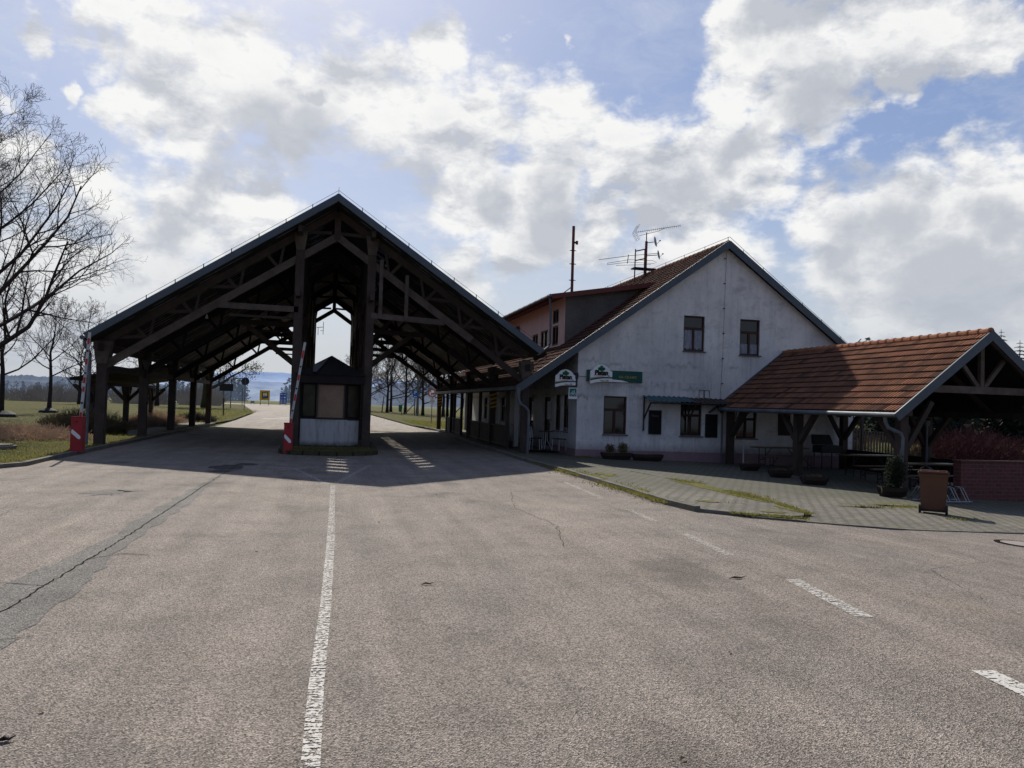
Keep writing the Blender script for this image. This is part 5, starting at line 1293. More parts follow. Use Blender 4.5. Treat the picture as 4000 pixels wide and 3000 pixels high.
# twisted tree with ivy to the left of the road
tree('ivy_tree', (-17.6, 119, 0), 15., 77, 'broad tree with ivy-clad trunk on the bend beyond the left lane', counts=(18, 8, 7, 3), trunk_r=.62, first=.2, twig_r=.016, spread=.95, mats=('ivy', 'bark_far'), leaf=(15000, .16, .35, 'ivy'))
tree('bare_tree', (-25.0, 123, 0), 11., 78, 'bare tree left of the ivy-clad tree, seen between the canopy posts', counts=(13, 7, 6, 3), trunk_r=.3, first=.2, twig_r=.02)
tree('bare_tree', (-34.0, 118, 0), 9., 79, 'low bare tree on the meadow edge seen through the left canopy posts', counts=(12, 7, 6, 3), trunk_r=.25, first=.15, twig_r=.02)
# bushes, hedges
def bush(base, w, h, n, mat, seed, label, name='bush', cat='bush', r=.008, group=None, droop=0., d=None):
    rnd = random.Random(seed); m = MB(); B = Vector(base); d = d or w
    for _ in range(n):
        a = rnd.uniform(0, 6.283); k = rnd.random()**.6
        p = B+Vector((math.cos(a)*w/2*k*.85, math.sin(a)*d/2*k*.85, -.03)); dr = Vector((math.cos(a)*k*.7, math.sin(a)*k*.7, 1.)).normalized()
        L = h*rnd.uniform(.5, 1.)*(1-.35*k); q = [p]
        for i in range(4):
            dr = (dr+Vector((rnd.gauss(0, .25), rnd.gauss(0, .25), rnd.gauss(0, .15)-droop))).normalized(); q.append(q[-1]+dr*L/4)
        m.tube(q, [r, r*.9, r*.8, r*.6, r*.4], 3, False)
        for j in (2, 3):
            e = (q[j]-q[j-1]).normalized()+Vector((rnd.gauss(0, .6), rnd.gauss(0, .6), rnd.gauss(0, .4)))
            m.tube([q[j], q[j]+e.normalized()*L*.22], [r*.6, r*.35], 3, False)
    o = m.build(name, mat); return tag(o, label, cat, group)
bush((-11.0, 31.0, 0), 5.6, .95, 1500, 'drygrass', 1, 'pale pinkish dry grass clump behind the left barrier', 'dry_grass_clump', 'dry grass', .011, droop=.22, d=4.2)
bush((-13.6, 33.0, 0), 2.6, .35, 300, 'drygrass', 2, 'low brown dry grass clump at the left end of the pale clump', 'dry_grass_clump', 'dry grass', .010, droop=.25)
bush((-10.2, 36.5, 0), 3.2, 1.5, 1200, 'drybrown', 3, 'tangled brown shrub behind the first two left canopy posts', r=.011, droop=.08)
bush((-12.2, 42, 0), 3.0, 1.2, 700, 'drybrown', 4, 'tall tangled brown shrub left of the side roof posts', r=.012, droop=.08)
bush((-9.4, 45, 0), 2.6, 1.0, 900, 'drygrass', 5, 'pale dry shrub between the last left canopy posts', r=.012, droop=.2)
bush((-8.6, 54.5, 0), 2.4, 1.0, 900, 'twig', 6, 'dark low bush past the last left canopy post', r=.012, droop=.15)
bush((-10.2, 50, 0), 3.4, 1.2, 1000, 'drygrass', 7, 'bleached tangle of stalks behind the side roof posts', r=.012, droop=.2)
bush((25.9, 26.6, gz(25.9)), 5.6, 2.6, 2600, 'redtwig', 8, 'large shrub of reddish bare twigs behind the brick wall', r=.010, d=3.6)
bush((21.9, 25.8, gz(22)), 2.2, 1.5, 700, 'drybrown', 9, 'small brown twiggy shrub between shed posts and the red shrub', r=.008)
bush((30.5, 31, gz(30)), 4.6, 1.8, 1200, 'drybrown', 10, 'brown thorny shrub at the right end behind the brick wall', r=.012)
bush((22.8, 34.5, gz(22)), 6, 3.6, 1600, 'drybrown', 11, 'tall pale twiggy shrub behind the picket gate', r=.014, droop=.1)
bush((14.0, 58.6, -.2), 1.6, 1.5, 300, 'drygrass', 12, 'small dry shrub on the verge seen beside the white corner pillar', r=.012)
for i, (x, y, w, h) in enumerate([(-44, 138, 14, 3.8), (-57, 142, 12, 3.2), (-31, 140, 10, 4.2), (-22.5, 146, 8, 5.0), (-70, 150, 16, 4.5)]):
    bush((x, y, 0), w, h, 700, 'hedge', 60+i, ['wide grey hedge bush between the first canopy posts', 'low grey hedge bush beside the side roof', 'grey hedge bush behind the third canopy post', 'dark grey hedge bush left of the ivy-clad tree', 'grey thicket on the far edge of the left meadow'][i], 'hedge_bush', 'hedge', .05, d=5)
# conifers to the right
def conifer(x, y, h, seed, label, group, name='conifer'):
    rnd = random.Random(seed); g = gz(x, y); t = thing(name, (x, y, g), label, 'conifer', group)
    m = MB(); m.tube([(x, y, g-.1), (x, y, g+h*.98)], [h*.022, .02], 6); m.build('trunk', 'bark', t)
    m = MB(); lv = int(h*2.6)
    for i in range(lv):
        k = i/lv; z = g+h*(.08+.91*k); r = h*.24*(1-k)**.85*rnd.uniform(.75, 1.2)+.1
        nb = 9
        for j in range(nb):
            a = 6.283*j/nb+rnd.uniform(-.3, .3); L = r*rnd.uniform(.7, 1.25); c, s = math.cos(a), math.sin(a)
            for q in range(5):
                f = (q+.6)/5; px = x+c*L*f; py = y+s*L*f; pz = z-.22*L*f*f-.05
                w = .34*L*(1-f*.75)
                for sg in (-1, 1): m.face([(px-c*.12*L, py-s*.12*L, pz+.04), (px+c*.16*L, py+s*.16*L, pz), (px-s*sg*w*.8+c*.05, py+c*sg*w*.8, pz-.14*L*rnd.uniform(.4, 1.3))])
    m.build('crown', 'conifer', t)
    return t
CG = 'conifers at the edge of the wood on the right'
rF = random.Random(8)
pos_c = []
for i in range(17):
    pos_c.append((62+rF.uniform(-1, 1)+i*2.1, 66+rF.uniform(-2, 4)+i*1.2, rF.uniform(9.5, 12.5)))
CL = ['slim conifer standing just right of the shed ridge, tallest spire', 'short conifer between the first spire and the dense trees', ]
for i, (x, y, h) in enumerate(pos_c):
    if i == 0: continue
    conifer(x-8, y+4, h-1.0 if i != 2 else h, 300+i, 'dark conifer in the dense row at the edge of the wood on the right', CG)
for x, y, h, lab in ((62.8, 61.2, 11.6, 'slim pointed conifer showing just right of the shed ridge'), (64.6, 60.8, 10.6, 'shorter conifer between the slim pointed one and the dense one at the right edge'), (67.2, 61.0, 12.4, 'dense dark conifer at the right edge above the shed roof')):
    conifer(x, y, h, int(x*10), lab, 'conifers rising above the shed roof')
#@@FAR
# ================================================================== ROAD SIGNS AND FIELD POSTS
def gp(x, y=30.): return gz(x, y)
s1 = thing('no_right_turn_sign', (8.28, 64, gp(8.28, 64)), 'round red-rimmed no right turn sign with white text plate on a pole', 'road sign')
sx0, sy0 = 8.28, 64; g0 = gp(8.3, 64)
m = MB(); m.tube([(sx0, sy0, g0), (sx0, sy0, g0+2.9)], .035, 8); m.build('pole', 'zinc', s1)
m = MB(); m.cyl((sx0, sy0-.05, g0+2.65), .35, (0, 1, 0), .02, 28); d1 = m.build('disc', 'redp', s1)
m = MB(); m.cyl((sx0, sy0-.066, g0+2.65), .265, (0, 1, 0), .012, 28); m.build('disc_face', 'signwhite', d1)
m = MB(); m.box(sx0-.09, sx0-.02, sy0-.08, sy0-.073, g0+2.47, g0+2.76); m.box(sx0-.02, sx0+.07, sy0-.08, sy0-.073, g0+2.70, g0+2.76); m.prism([(sx0+.06, sy0-.08, g0+2.66), (sx0+.20, sy0-.08, g0+2.73), (sx0+.06, sy0-.08, g0+2.80)], (0, .006, 0)); m.build('turn_arrow', 'black', d1)
m = MB(); m.beam((sx0-.20, sy0-.09, g0+2.85), (sx0+.20, sy0-.09, g0+2.45), .012, .06, up=(0, 0, 1)); m.build('red_bar', 'redp', d1)
m = MB(); m.box(sx0-.25, sx0+.25, sy0-.06, sy0-.04, g0+1.72, g0+2.24); pl_ = m.build('text_plate', 'signwhite', s1)
for k, s in enumerate(('MIMO', 'VOZIDEL', 'CELNÍ SPRÁVY', 'A BUS')): text(s, .10, 'black', pl_, (sx0, sy0-.068, g0+2.17-k*.12), off=.002, ext=.002, sx=.8)
s2 = thing('parking_sign', (11.3, 106, gp(11.3)), 'blue square parking sign on a tall grey post', 'road sign')
x, y, g0 = 11.35, 106, gp(11.35)
m = MB(); m.tube([(x, y, g0), (x, y, g0+4.0)], .06, 8); m.build('pole', 'zinc', s2)
m = MB(); m.box(x-.34, x+.34, y-.12, y-.09, g0+2.55, g0+3.55); b_ = m.build('plate', 'signblue', s2)
text('P', .66, 'signwhite', b_, (x, y-.13, g0+3.2), off=.01); m = MB(); m.box(x-.2, x+.2, y-.13, y-.12, g0+2.66, g0+2.74); m.build('white_bar', 'signwhite', b_)
s3 = thing('street_lamp', (11.9, 108, gp(11.9)), 'tall grey lamp post with curved arm among the bare trees', 'street lamp')
x, y, g0 = 11.95, 108, gp(11.95)
m = MB(); m.tube([(x, y, g0), (x, y, g0+5.5), (x-.05, y, g0+6.8), (x-.5, y, g0+7.5), (x-1.6, y, g0+7.9)], [.14, .11, .08, .06, .05], 8); m.build('pole', 'kerb', s3)
m = MB(); m.beam((x-1.5, y, g0+7.9), (x-2.4, y, g0+8.0), .22, .12); m.build('lantern', 'aluminium', s3)
lb = thing('litter_bin', (9.7, 108, gp(9.7)), 'green litter bin on a stake under the bare trees', 'litter bin')
m = MB(); m.tube([(9.75, 108, -.2), (9.75, 108, 1.4)], .04, 6); m.build('stake', 'steel', lb)
m = MB(); m.tube([(9.55, 107.8, .35), (9.55, 107.8, 1.35)], [.22, .28], 10); m.build('bucket', 'bingreen', lb)
s4 = thing('round_sign_back', (-10.6, 100, 0), 'grey back of a round road sign on a thin pole at the left verge', 'road sign')
x, y = -10.3, 100
m = MB(); m.tube([(x, y, 0), (x, y, 4.2)], .04, 8); m.build('pole', 'zinc', s4)
m = MB(); m.cyl((x, y+.05, 3.7), .48, (0, 1, 0), .03, 24); m.build('disc', 'steel', s4)
s5 = thing('direction_board_back', (-14.6, 125, 0), 'grey back of a wide direction board on two poles near the ivy-clad tree', 'road sign')
m = MB(); m.box(-16.6, -14.6, 125, 125.06, 2.6, 3.7); m.build('board', 'steel', s5)
m = MB(); m.tube([(-16.0, 125.1, 0), (-16.0, 125.1, 5)], .07, 8); m.tube([(-14.9, 125.1, 0), (-14.9, 125.1, 4.6)], .07, 8); m.build('poles', 'zinc', s5)
s6 = thing('yellow_billboard', (-14.9, 184, 0), 'large yellow billboard with a tilted dark frame and letter N', 'billboard')
x, y, z = -14.6, 184, 1.1
m = MB(); m.box(x-1.1, x+1.1, y, y+.08, z+.0, z+2.3); b_ = m.build('board', 'signyellow', s6)
m = MB()
for a in (-.9, .9): m.tube([(x+a, y+.12, -.1), (x+a, y+.12, z+2.2)], .06, 6)
m.build('poles', 'steel', s6)
fx = lambda a, b: (x+.05+a*.98-b*.12, y-.02, z+1.2+a*.12+b*.98)
m = MB(); m.prism([fx(-.65, -.75), fx(.65, -.75), fx(.65, .75), fx(-.65, .75)], (0, .01, 0)); m.build('dark_frame', 'black', b_)
m = MB(); P_ = lambda a, b: (fx(a, b)[0], y-.03, fx(a, b)[2])
m.prism([P_(-.5, -.25), P_(.5, -.25), P_(.5, .6), P_(-.5, .6)], (0, .006, 0)); m.build('yellow_field', 'signyellow', b_)
m = MB(); m.prism([P_(-.5, -.6), P_(.5, -.6), P_(.5, -.28), P_(-.5, -.28)], (0, .006, 0)); m.build('blue_strip', 'signblue', b_)
text('N', .95, 'signwhite', b_, (x+.05, y-.045, z+1.35), rot=(math.pi/2, R(-6), 0), off=.03)
s7 = thing('blue_notice_board', (-10.9, 195, 0), 'tall blue notice board with white lines of information beyond the bend', 'road sign')
x, y, z = -11.0, 192, .35
m = MB(); m.box(x-.8, x+.8, y, y+.06, z, z+2.6); b_ = m.build('board', 'signblue', s7)
m = MB()
for cx_ in (-.38, .38):
    for k in range(4): m.box(x+cx_-.24, x+cx_+.24, y-.02, y-.01, z+.2+k*.24, z+.30+k*.24)
    m.box(x+cx_-.2, x+cx_+.2, y-.02, y-.01, z+1.4, z+1.7); m.box(x+cx_-.25, x+cx_+.25, y-.02, y-.01, z+2.2, z+2.3)
m.build('white_text_lines', 'signwhite', b_)
m = MB(); m.box(x-.5, x-.28, y-.035, y-.022, z+1.45, z+1.95); m.build('red_symbol', 'redp', b_)
m = MB(); m.tube([(x-.7, y+.1, -.1), (x-.7, y+.1, z)], .05, 6); m.tube([(x+.7, y+.1, -.1), (x+.7, y+.1, z)], .05, 6); m.build('poles', 'steel', s7)
s8 = thing('small_blue_sign', (-17.2, 186, 0), 'small dark blue sign on two legs left of the yellow billboard', 'road sign')
x, y = -17.4, 186
m = MB(); m.box(x-.4, x+.4, y, y+.04, .45, .85); m.build('board', 'signblue', s8)
m = MB(); m.tube([(x-.35, y+.05, -.1), (x-.35, y+.05, .8)], .04, 6); m.tube([(x+.35, y+.05, -.1), (x+.35, y+.05, .8)], .04, 6); m.build('poles', 'steel', s8)
rG = random.Random(17)
FG = 'slanting wooden posts of the field fence beyond the right lane'
fps = [(5.9, 118, 3.0, 0, 'leftmost wooden fence post beyond the right lane, with diagonal prop'), (7.8, 120, 2.6, .1, 'thin fence post just left of the second bare tree'), (12.4, 116, 2.5, 0, 'fence post right of the second bare tree, with two slanting props'), (16.5, 98, 3.0, .12, 'leaning fence post left of the no-turn sign'), (17.6, 96, 2.6, 0, 'upright fence post directly left of the text plate'), (20.0, 92, 2.0, -.1, 'short leaning pair post right of the no-turn sign'), (26, 90, 2.4, 0, 'fence post seen between the veranda posts'), (29, 92, 2.2, .15, 'leaning fence post near the white corner pillar'), (14.6, 104, 2.8, .05, 'slim pale stake standing on the verge before the leaning tree')]
for x, y, h, ln, lab in fps:
    g0 = gp(x, y); t = thing('fence_post', (x, y, g0), lab, 'fence post', FG)
    m = MB(); m.tube([(x, y, g0-.1), (x+ln*h, y, g0+h)], [.09, .07], 6); m.build('stake', 'wood', t)
    if h > 2.9 or 'props' in lab or 'pair' in lab:
        m = MB(); m.tube([(x-1.6, y, g0), (x, y, g0+1.7)], .07, 6); m.build('prop', 'wood', t)
for i, (x, y, h, lab) in enumerate([(-18.6, 176, 3.6, 'thin dark stake left of the small blue sign'), (-9.4, 74, 1.6, 'thin marker stake at the inner edge of the left verge bend')]):
    m = MB(); m.tube([(x, y, -.1), (x, y, h)], .06, 5); tag(m.build('marker_stake', 'wood'), lab, 'stake')
# manholes
mh = thing('manhole_cover', (11.25, 10.3, gz(11.25, 10.3)+.004), 'round manhole cover with pale concrete centre in the asphalt at the right edge', 'manhole')
def flat_disc(m, cx_, cy_, r0, r1, z):
    P_ = lambda r, a: (cx_+r*math.cos(a), cy_+r*math.sin(a), gz(cx_+r*math.cos(a), cy_+r*math.sin(a))+z)
    for q in range(32):
        a, b = 6.2832*q/32, 6.2832*(q+1)/32
        m.face([P_(r0, a), P_(r1, a), P_(r1, b), P_(r0, b)] if r0 else [P_(0, 0), P_(r1, a), P_(r1, b)])
m = MB(); flat_disc(m, 11.12, 10.35, .33, .42, .009); m.build('ring', 'crackfill', mh)
m = MB(); flat_disc(m, 11.12, 10.35, 0, .325, .012); m.build('cover', 'manholetop', mh)
mh = thing('manhole_cover', (-9.3, 25.3, .1), 'concrete manhole ring with lid in the grass at the left edge', 'manhole')
m = MB(); m.tube([(-9.35, 25.3, .0), (-9.35, 25.3, .16)], .45, 24); m.build('ring', 'kerb', mh)
m = MB(); m.tube([(-9.35, 25.3, .16), (-9.35, 25.3, .20)], .36, 24); m.build('lid', 'concrete', mh)
# ================================================================== GRASS, WEEDS, LITTER
def inpoly(x, y, P):
    c = False; j = len(P)-1
    for i in range(len(P)):
        if (P[i][1] > y) != (P[j][1] > y) and x < (P[j][0]-P[i][0])*(y-P[i][1])/(P[j][1]-P[i][1])+P[i][0]: c = not c
        j = i
    return c
def blades(name, mat, pts, rnd, h=.09, w=.012, lie=.5):
    m = MB()
    for (x, y, z) in pts:
        a = rnd.uniform(0, 6.283); hh = h*rnd.uniform(.4, 1.3); l = Vector((rnd.gauss(0, lie), rnd.gauss(0, lie), 1)).normalized()*hh
        m.face([(x-math.cos(a)*w, y-math.sin(a)*w, z-.01), (x+math.cos(a)*w, y+math.sin(a)*w, z-.01), (x+l.x, y+l.y, z+l.z)])
    return tag(m.build(name, mat), kind='stuff')
rH = random.Random(99)
LV = [(-7.12, 22), (-7.14, 34.8), (-8.3, 34.9), (-9.0, 38), (-9.0, 42), (-24, 46), (-24, 17), (-14, 16.9), (-9.5, 17.8), (-7.75, 19), (-7.12, 20.4)]
P1 = []; P2 = []
while len(P1) < 26000:
    y = 17+29*rH.random()**1.7; x = -7-17*rH.random()
    if inpoly(x, y, LV):
        (P1 if math.sin(x*1.7+math.sin(y*.9)*2)*math.cos(y*.8) > -.1 else P2).append((x, y, .05))
blades('grass', 'blade', P1, rH, .10, .014); blades('grass', 'blade2', P2, rH, .09, .014)
o = bpy.data.objects
P3 = []
while len(P3) < 12000:
    y = 52.8+22*rH.random(); x = rH.uniform(5.6, 16)
    if x > 6.6+max(0, 1-(y-52.5)*.1) : P3.append((x, y, gz(x, y)+.03))
    else:
        pass
    if rH.random() < .5:
        y2_ = rH.uniform(52, 100); x2 = -7.0-(y2_-52)*.03-rH.random()*8; P3.append((x2, y2_, .05))
blades('grass', 'blade', P3, rH, .16, .03)
# weeds along kerbs and in paving joints
P4 = []
def along(line, n, spread):
    for _ in range(n):
        i = rH.randrange(len(line)-1); t = rH.random(); x = line[i][0]+(line[i+1][0]-line[i][0])*t; y = line[i][1]+(line[i+1][1]-line[i][1])*t
        k = math.sin(x*3.1+y*2.3)+math.sin(y*.9+1)
        if k > -.35: P4.append((x+rH.gauss(0, spread), y+rH.gauss(0, spread), gz(x, y)+.06))
along([(8.45, 12.42), (8.8, 12.9), (9.14, 14.4), (9.1, 16.8), (9.0, 19.5)], 3200, .07)
along([(9.1, 15.0), (9.0, 18.6)], 3400, .24)
along([(6.3, 13.6), (6.35, 15.5), (6.3, 20.3)], 2600, .09)
along([(6.3, 15.5), (6.5, 21.5)], 1500, .25)
along([(6.4, 12.75), (7.2, 12.3), (8.2, 12.0), (9.1, 11.8)], 1300, .05)
along([(6.3, 20.3), (6.2, 27)], 1200, .08)
for cx_, cy_, n_ in ((7.4, 14.0, 220), (13.0, 15.3, 260), (11.9, 14.9, 160), (8.3, 13.4, 120), (12.6, 13.3, 90), (9.3, 27.5, 500)):
    for _ in range(n_): P4.append((cx_+rH.gauss(0, .3), cy_+rH.gauss(0, .10), gz(cx_, cy_)+.03))
blades('weeds', 'blade', P4, rH, .05, .012, 1.1)
mossp = [blob(9.0, 17.4, .30, 1.5, rH, a=.4), blob(9.0, 15.4, .22, .8, rH, a=.4), blob(8.75, 13.3, .10, .5, rH, a=.4), blob(6.7, 18.8, .18, .7, rH, a=.6), blob(6.65, 15.8, .14, .5, rH, a=.6), blob(6.6, 13.8, .1, .3, rH, a=.6), blob(7.4, 14.0, .22, .14, rH, a=.4), blob(13.0, 15.6, .7, .16, rH, a=.4), blob(11.6, 14.9, .5, .1, rH, a=.5), blob(8.1, 12.75, .3, .1, rH, a=.5), blob(7.3, 19.5, .3, .5, rH, a=.5)]
sheet('moss', mossp, .068, 'moss')
P5 = []
for _ in range(2600):
    a = rH.uniform(-1.5, 1.5); P5.append((a*.95, rH.uniform(25.4, 27.8), .13))
blades('weeds', 'blade2', P5, rH, .06, .012, .8)
P6 = []
for _ in range(2500):
    y = rH.uniform(20, 50); P6.append((-7.2-abs(rH.gauss(0, .25)), y, .09))
blades('weeds', 'blade2', P6, rH, .05, .014, .9)
# dead leaves and twigs on the asphalt (single mass of litter)
m = MB()
for _ in range(420):
    if rH.random() < .8:
        y = rH.uniform(13, 21); x = 6.15+rH.gauss(0, .12)
    else: x = rH.uniform(-8, 9); y = rH.uniform(3.2, 18)
    if x > 6.4: continue
    a = rH.uniform(0, 6.283); s = rH.uniform(.008, .026); c, sn = math.cos(a)*s, math.sin(a)*s; z = gz(x, y)+.008
    m.face([(x-c, y-sn, z), (x+sn*.6, y-c*.6, z+s*.5), (x+c, y+sn, z+.002), (x-sn*.6, y+c*.6, z+s*.3)])
tag(m.build('leaf_litter', 'leaf'), kind='stuff')
for i, (x, y, L, a, lab) in enumerate([(-1.55, 4.45, .075, .4, 'curled dark leaf lying on the asphalt at the lower left'), (4.35, 7.55, .20, .1, 'dry pale leaf by the near worn dash of the lane line'), (1.0, 7.6, .12, .2, 'small straw twig on the asphalt right of the centre line')][:3]):
    z = gz(x, y)+.006; m = MB()
    m.tube([(x-L/2, y, z), (x-L/6, y+.01, z+.014), (x+L/5, y-.005, z+.008), (x+L/2, y+.02, z+.016)], [.004, .010, .008, .003], 5)
    if i != 2: m.face([(x-L/3, y-.012, z+.003), (x, y-.03, z+.014), (x+L/3, y, z+.004), (x, y+.03, z+.010)])
    tag(m.build('fallen_leaf' if i != 2 else 'fallen_twig', 'leaf' if i else 'bark'), lab, 'leaf' if i != 2 else 'twig')
# ================================================================== DISTANCE
def ridge(name, R0, prof, mat, depth=200, jitter=2.2, seed=1, base=-12):
    """wooded ridge; prof = list of (pixel-free azimuth in degrees from +Y clockwise, height)"""
    rnd = random.Random(seed); m = MB(); n = 420; az0, az1 = prof[0][0], prof[-1][0]; prev = None
    for i in range(n+1):
        az = az0+(az1-az0)*i/n
        for (a, h), (b, k) in zip(prof[:-1], prof[1:]):
            if a <= az <= b: hh = h+(k-h)*(az-a)/(b-a); break
        hh += jitter*(math.sin(i*.31)*.5+rnd.uniform(-.5, .5))
        s, c = math.sin(R(az)), math.cos(R(az))
        cur = [(s*R0, c*R0, base), (s*(R0+depth*.3), c*(R0+depth*.3), hh*.55), (s*(R0+depth*.7), c*(R0+depth*.7), hh*.9+rnd.uniform(-.3, .3)*jitter), (s*(R0+depth), c*(R0+depth), hh), (s*(R0+depth*1.6), c*(R0+depth*1.6), base)]
        if prev:
            for k in range(4): m.face([prev[k], cur[k], cur[k+1], prev[k+1]])
        prev = cur
    return tag(m.build(name, mat), kind='structure')
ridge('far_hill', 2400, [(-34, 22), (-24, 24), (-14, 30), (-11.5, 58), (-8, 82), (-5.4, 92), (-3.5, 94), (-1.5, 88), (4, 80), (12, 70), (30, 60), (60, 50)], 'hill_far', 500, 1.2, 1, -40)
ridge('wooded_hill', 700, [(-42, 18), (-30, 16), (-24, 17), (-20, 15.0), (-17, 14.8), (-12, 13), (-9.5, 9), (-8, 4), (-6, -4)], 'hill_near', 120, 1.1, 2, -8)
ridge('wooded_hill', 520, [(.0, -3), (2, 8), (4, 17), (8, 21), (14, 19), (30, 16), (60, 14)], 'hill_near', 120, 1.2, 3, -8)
# groves on the far side of the bend
def grove(name, x0, x1, y0, y1, n, h0, h1, seed, mat='grove'):
    rnd = random.Random(seed); m = MB()
    for _ in range(n):
        x = rnd.uniform(x0, x1); y = rnd.uniform(y0, y1); h = rnd.uniform(h0, h1); con = rnd.random() < .45
        for k in range(60):
            t = rnd.random(); rr = (h*.16*(1-t)+.2) if con else h*.28*math.sin(math.pi*min(1, .15+.85*t))**.6
            a = rnd.uniform(0, 6.283); q = rnd.random()**.5*rr; p = Vector((x+math.cos(a)*q, y+math.sin(a)*q, h*(.12+.88*t)-2)); s = h*.09
            d = Vector((rnd.gauss(0, 1), rnd.gauss(0, 1), rnd.gauss(0, 1))).normalized()*s; e = d.orthogonal().normalized()*s*.6
            m.face([p-e, p+e, p+d])
        m.tube([(x, y, -3), (x, y, h*.8-2)], h*.02, 4, False)
    return tag(m.build(name, mat), kind='stuff')
grove('far_wood', -52, -34, 300, 340, 60, 7, 12, 1)
grove('far_wood', -17, 0, 300, 350, 60, 7, 12, 2)
grove('far_wood', -110, -50, 330, 400, 90, 6, 10, 3)
grove('far_wood', -330, -110, 380, 460, 220, 5, 8, 4)
# dark forest behind the conifers on the right
m = MB(); rI = random.Random(77)
for _ in range(420):
    x = rI.uniform(54, 150); y = 84+rI.uniform(0, 26)-(x-54)*.05; h = rI.uniform(9, 12.8)
    for k in range(46):
        t = rI.random(); rr = h*.22*(1-t)+.15; a = rI.uniform(0, 6.283); q = rr*rI.random()**.4
        p = Vector((x+math.cos(a)*q, y+math.sin(a)*q, gz(x)+h*t)); s = .65
        d = Vector((rI.gauss(0, 1), rI.gauss(0, 1), rI.gauss(-.3, .6))).normalized()*s; e = d.orthogonal().normalized()*s*.6
        m.face([p-e, p+e, p+d])
tag(m.build('forest', 'conifer'), kind='stuff')
#@@SKY
# ================================================================== SUN AND SKY
sv = Vector((-.13, 1.18, 1.)).normalized()
el = math.asin(sv.z); az = math.atan2(sv.x, sv.y)
sl = bpy.data.lights.new('sun', 'SUN'); sl.energy = 4.7; sl.angle = R(.53); sl.color = (1., .93, .82)
so = bpy.data.objects.new('sun', sl); col.objects.link(so); so.rotation_euler = (-sv).to_track_quat('-Z', 'Y').to_euler()
w = bpy.data.worlds.new("World"); scn.world = w; w.use_nodes = True; nt = w.node_tree; nt.nodes.clear()
out = node(nt, 'ShaderNodeOutputWorld'); bg = node(nt, 'ShaderNodeBackground'); lk(nt, bg.outputs[0], out.inputs[0])
sky = node(nt, 'ShaderNodeTexSky', sky_type='NISHITA'); sky.sun_disc = False; sky.sun_elevation = el; sky.sun_rotation = az; sky.air_density = 1.; sky.dust_density = 1.6; sky.ozone_density = 1.4; sky.altitude = 500
tc = node(nt, 'ShaderNodeTexCoord'); D = tc.outputs['Generated']
nrm = node(nt, 'ShaderNodeVectorMath', operation='NORMALIZE'); lk(nt, D, nrm.inputs[0]); D = nrm.outputs[0]
sp = node(nt, 'ShaderNodeSeparateXYZ'); lk(nt, D, sp.inputs[0])
zc = math_n(nt, 'MAXIMUM', sp.outputs[2], .0)
den = math_n(nt, 'ADD', zc, .16)
cb = node(nt, 'ShaderNodeCombineXYZ'); lk(nt, math_n(nt, 'DIVIDE', sp.outputs[0], den), cb.inputs[0]); lk(nt, math_n(nt, 'DIVIDE', sp.outputs[1], den), cb.inputs[1])
PL = cb.outputs[0]
def warp(v, sc, amp, det):
    nw = noise(nt, v, sc, det, .6, 1)
    a = node(nt, 'ShaderNodeVectorMath', operation='SUBTRACT'); lk(nt, nw, a.inputs[0]); a.inputs[1].default_value = (.5, .5, .5)
    b = node(nt, 'ShaderNodeVectorMath', operation='SCALE'); lk(nt, a.outputs[0], b.inputs[0]); b.inputs[3].default_value = amp
    c = node(nt, 'ShaderNodeVectorMath', operation='ADD'); lk(nt, v, c.inputs[0]); lk(nt, b.outputs[0], c.inputs[1]); return c.outputs[0]
DW = warp(D, 4.0, .26, 6)
def blobs(lst, base=0.):
    acc = None
    for x, y, r in lst:
        d = ray(x*1.8083, y*1.8083).normalized(); rr = r*1.8083/3000.
        vm = node(nt, 'ShaderNodeVectorMath', operation='DISTANCE'); lk(nt, DW, vm.inputs[0]); vm.inputs[1].default_value = d
        mr = node(nt, 'ShaderNodeMapRange', interpolation_type='SMOOTHSTEP'); lk(nt, vm.outputs['Value'], mr.inputs[0]); mr.inputs[1].default_value = 0.; mr.inputs[2].default_value = rr*1.5; mr.inputs[3].default_value = 1.; mr.inputs[4].default_value = 0.
        acc = mr.outputs[0] if acc is None else math_n(nt, 'MAXIMUM', acc, mr.outputs[0])
    return acc
CL_ = [(215, 15, 55), (290, 70, 70), (370, 120, 80), (450, 165, 85), (540, 165, 80), (300, 195, 55), (370, 250, 85), (460, 290, 100), (590, 230, 110), (700, 290, 120), (690, 190, 50), (800, 200, 110), (940, 120, 75), (900, 260, 130), (1050, 250, 110), (1000, 380, 120), (1220, 270, 110), (1370, 320, 130), (1500, 330, 110), (1590, 210, 75), (1690, 110, 100), (1650, 20, 60), (1740, 250, 110), (1880, 60, 110), (2030, 60, 110), (2130, 80, 60), (1900, 180, 60), (1600, 370, 110), (1180, 400, 120), (1800, 480, 120), (1960, 480, 150), (2150, 380, 100), (2130, 540, 150), (1900, 620, 150), (1480, 470, 120), (1300, 500, 120), (1100, 500, 90), (1500, 620, 150), (100, 370, 110), (30, 330, 90), (60, 160, 60), (20, 100, 30), (180, 155, 28), (70, 20, 40), (450, 440, 110), (280, 400, 110), (570, 480, 110), (330, 560, 160), (100, 640, 200), (990, 560, 110), (2060, 700, 180), (1235, 80, 22), (1420, 175, 45), (1490, 155, 24), (805, 100, 22), (900, 85, 22), (1080, 130, 30), (1410, 30, 30)]
GR_ = [(600, 345, 80), (740, 385, 105), (870, 400, 70), (420, 455, 70), (1750, 270, 75), (1740, 60, 60), (1200, 430, 90), (1940, 510, 110), (2130, 470, 80), (1850, 590, 70), (1490, 410, 80), (2100, 640, 110), (500, 390, 60), (720, 250, 36), (1600, 320, 60), (70, 420, 70), (1050, 400, 60)]
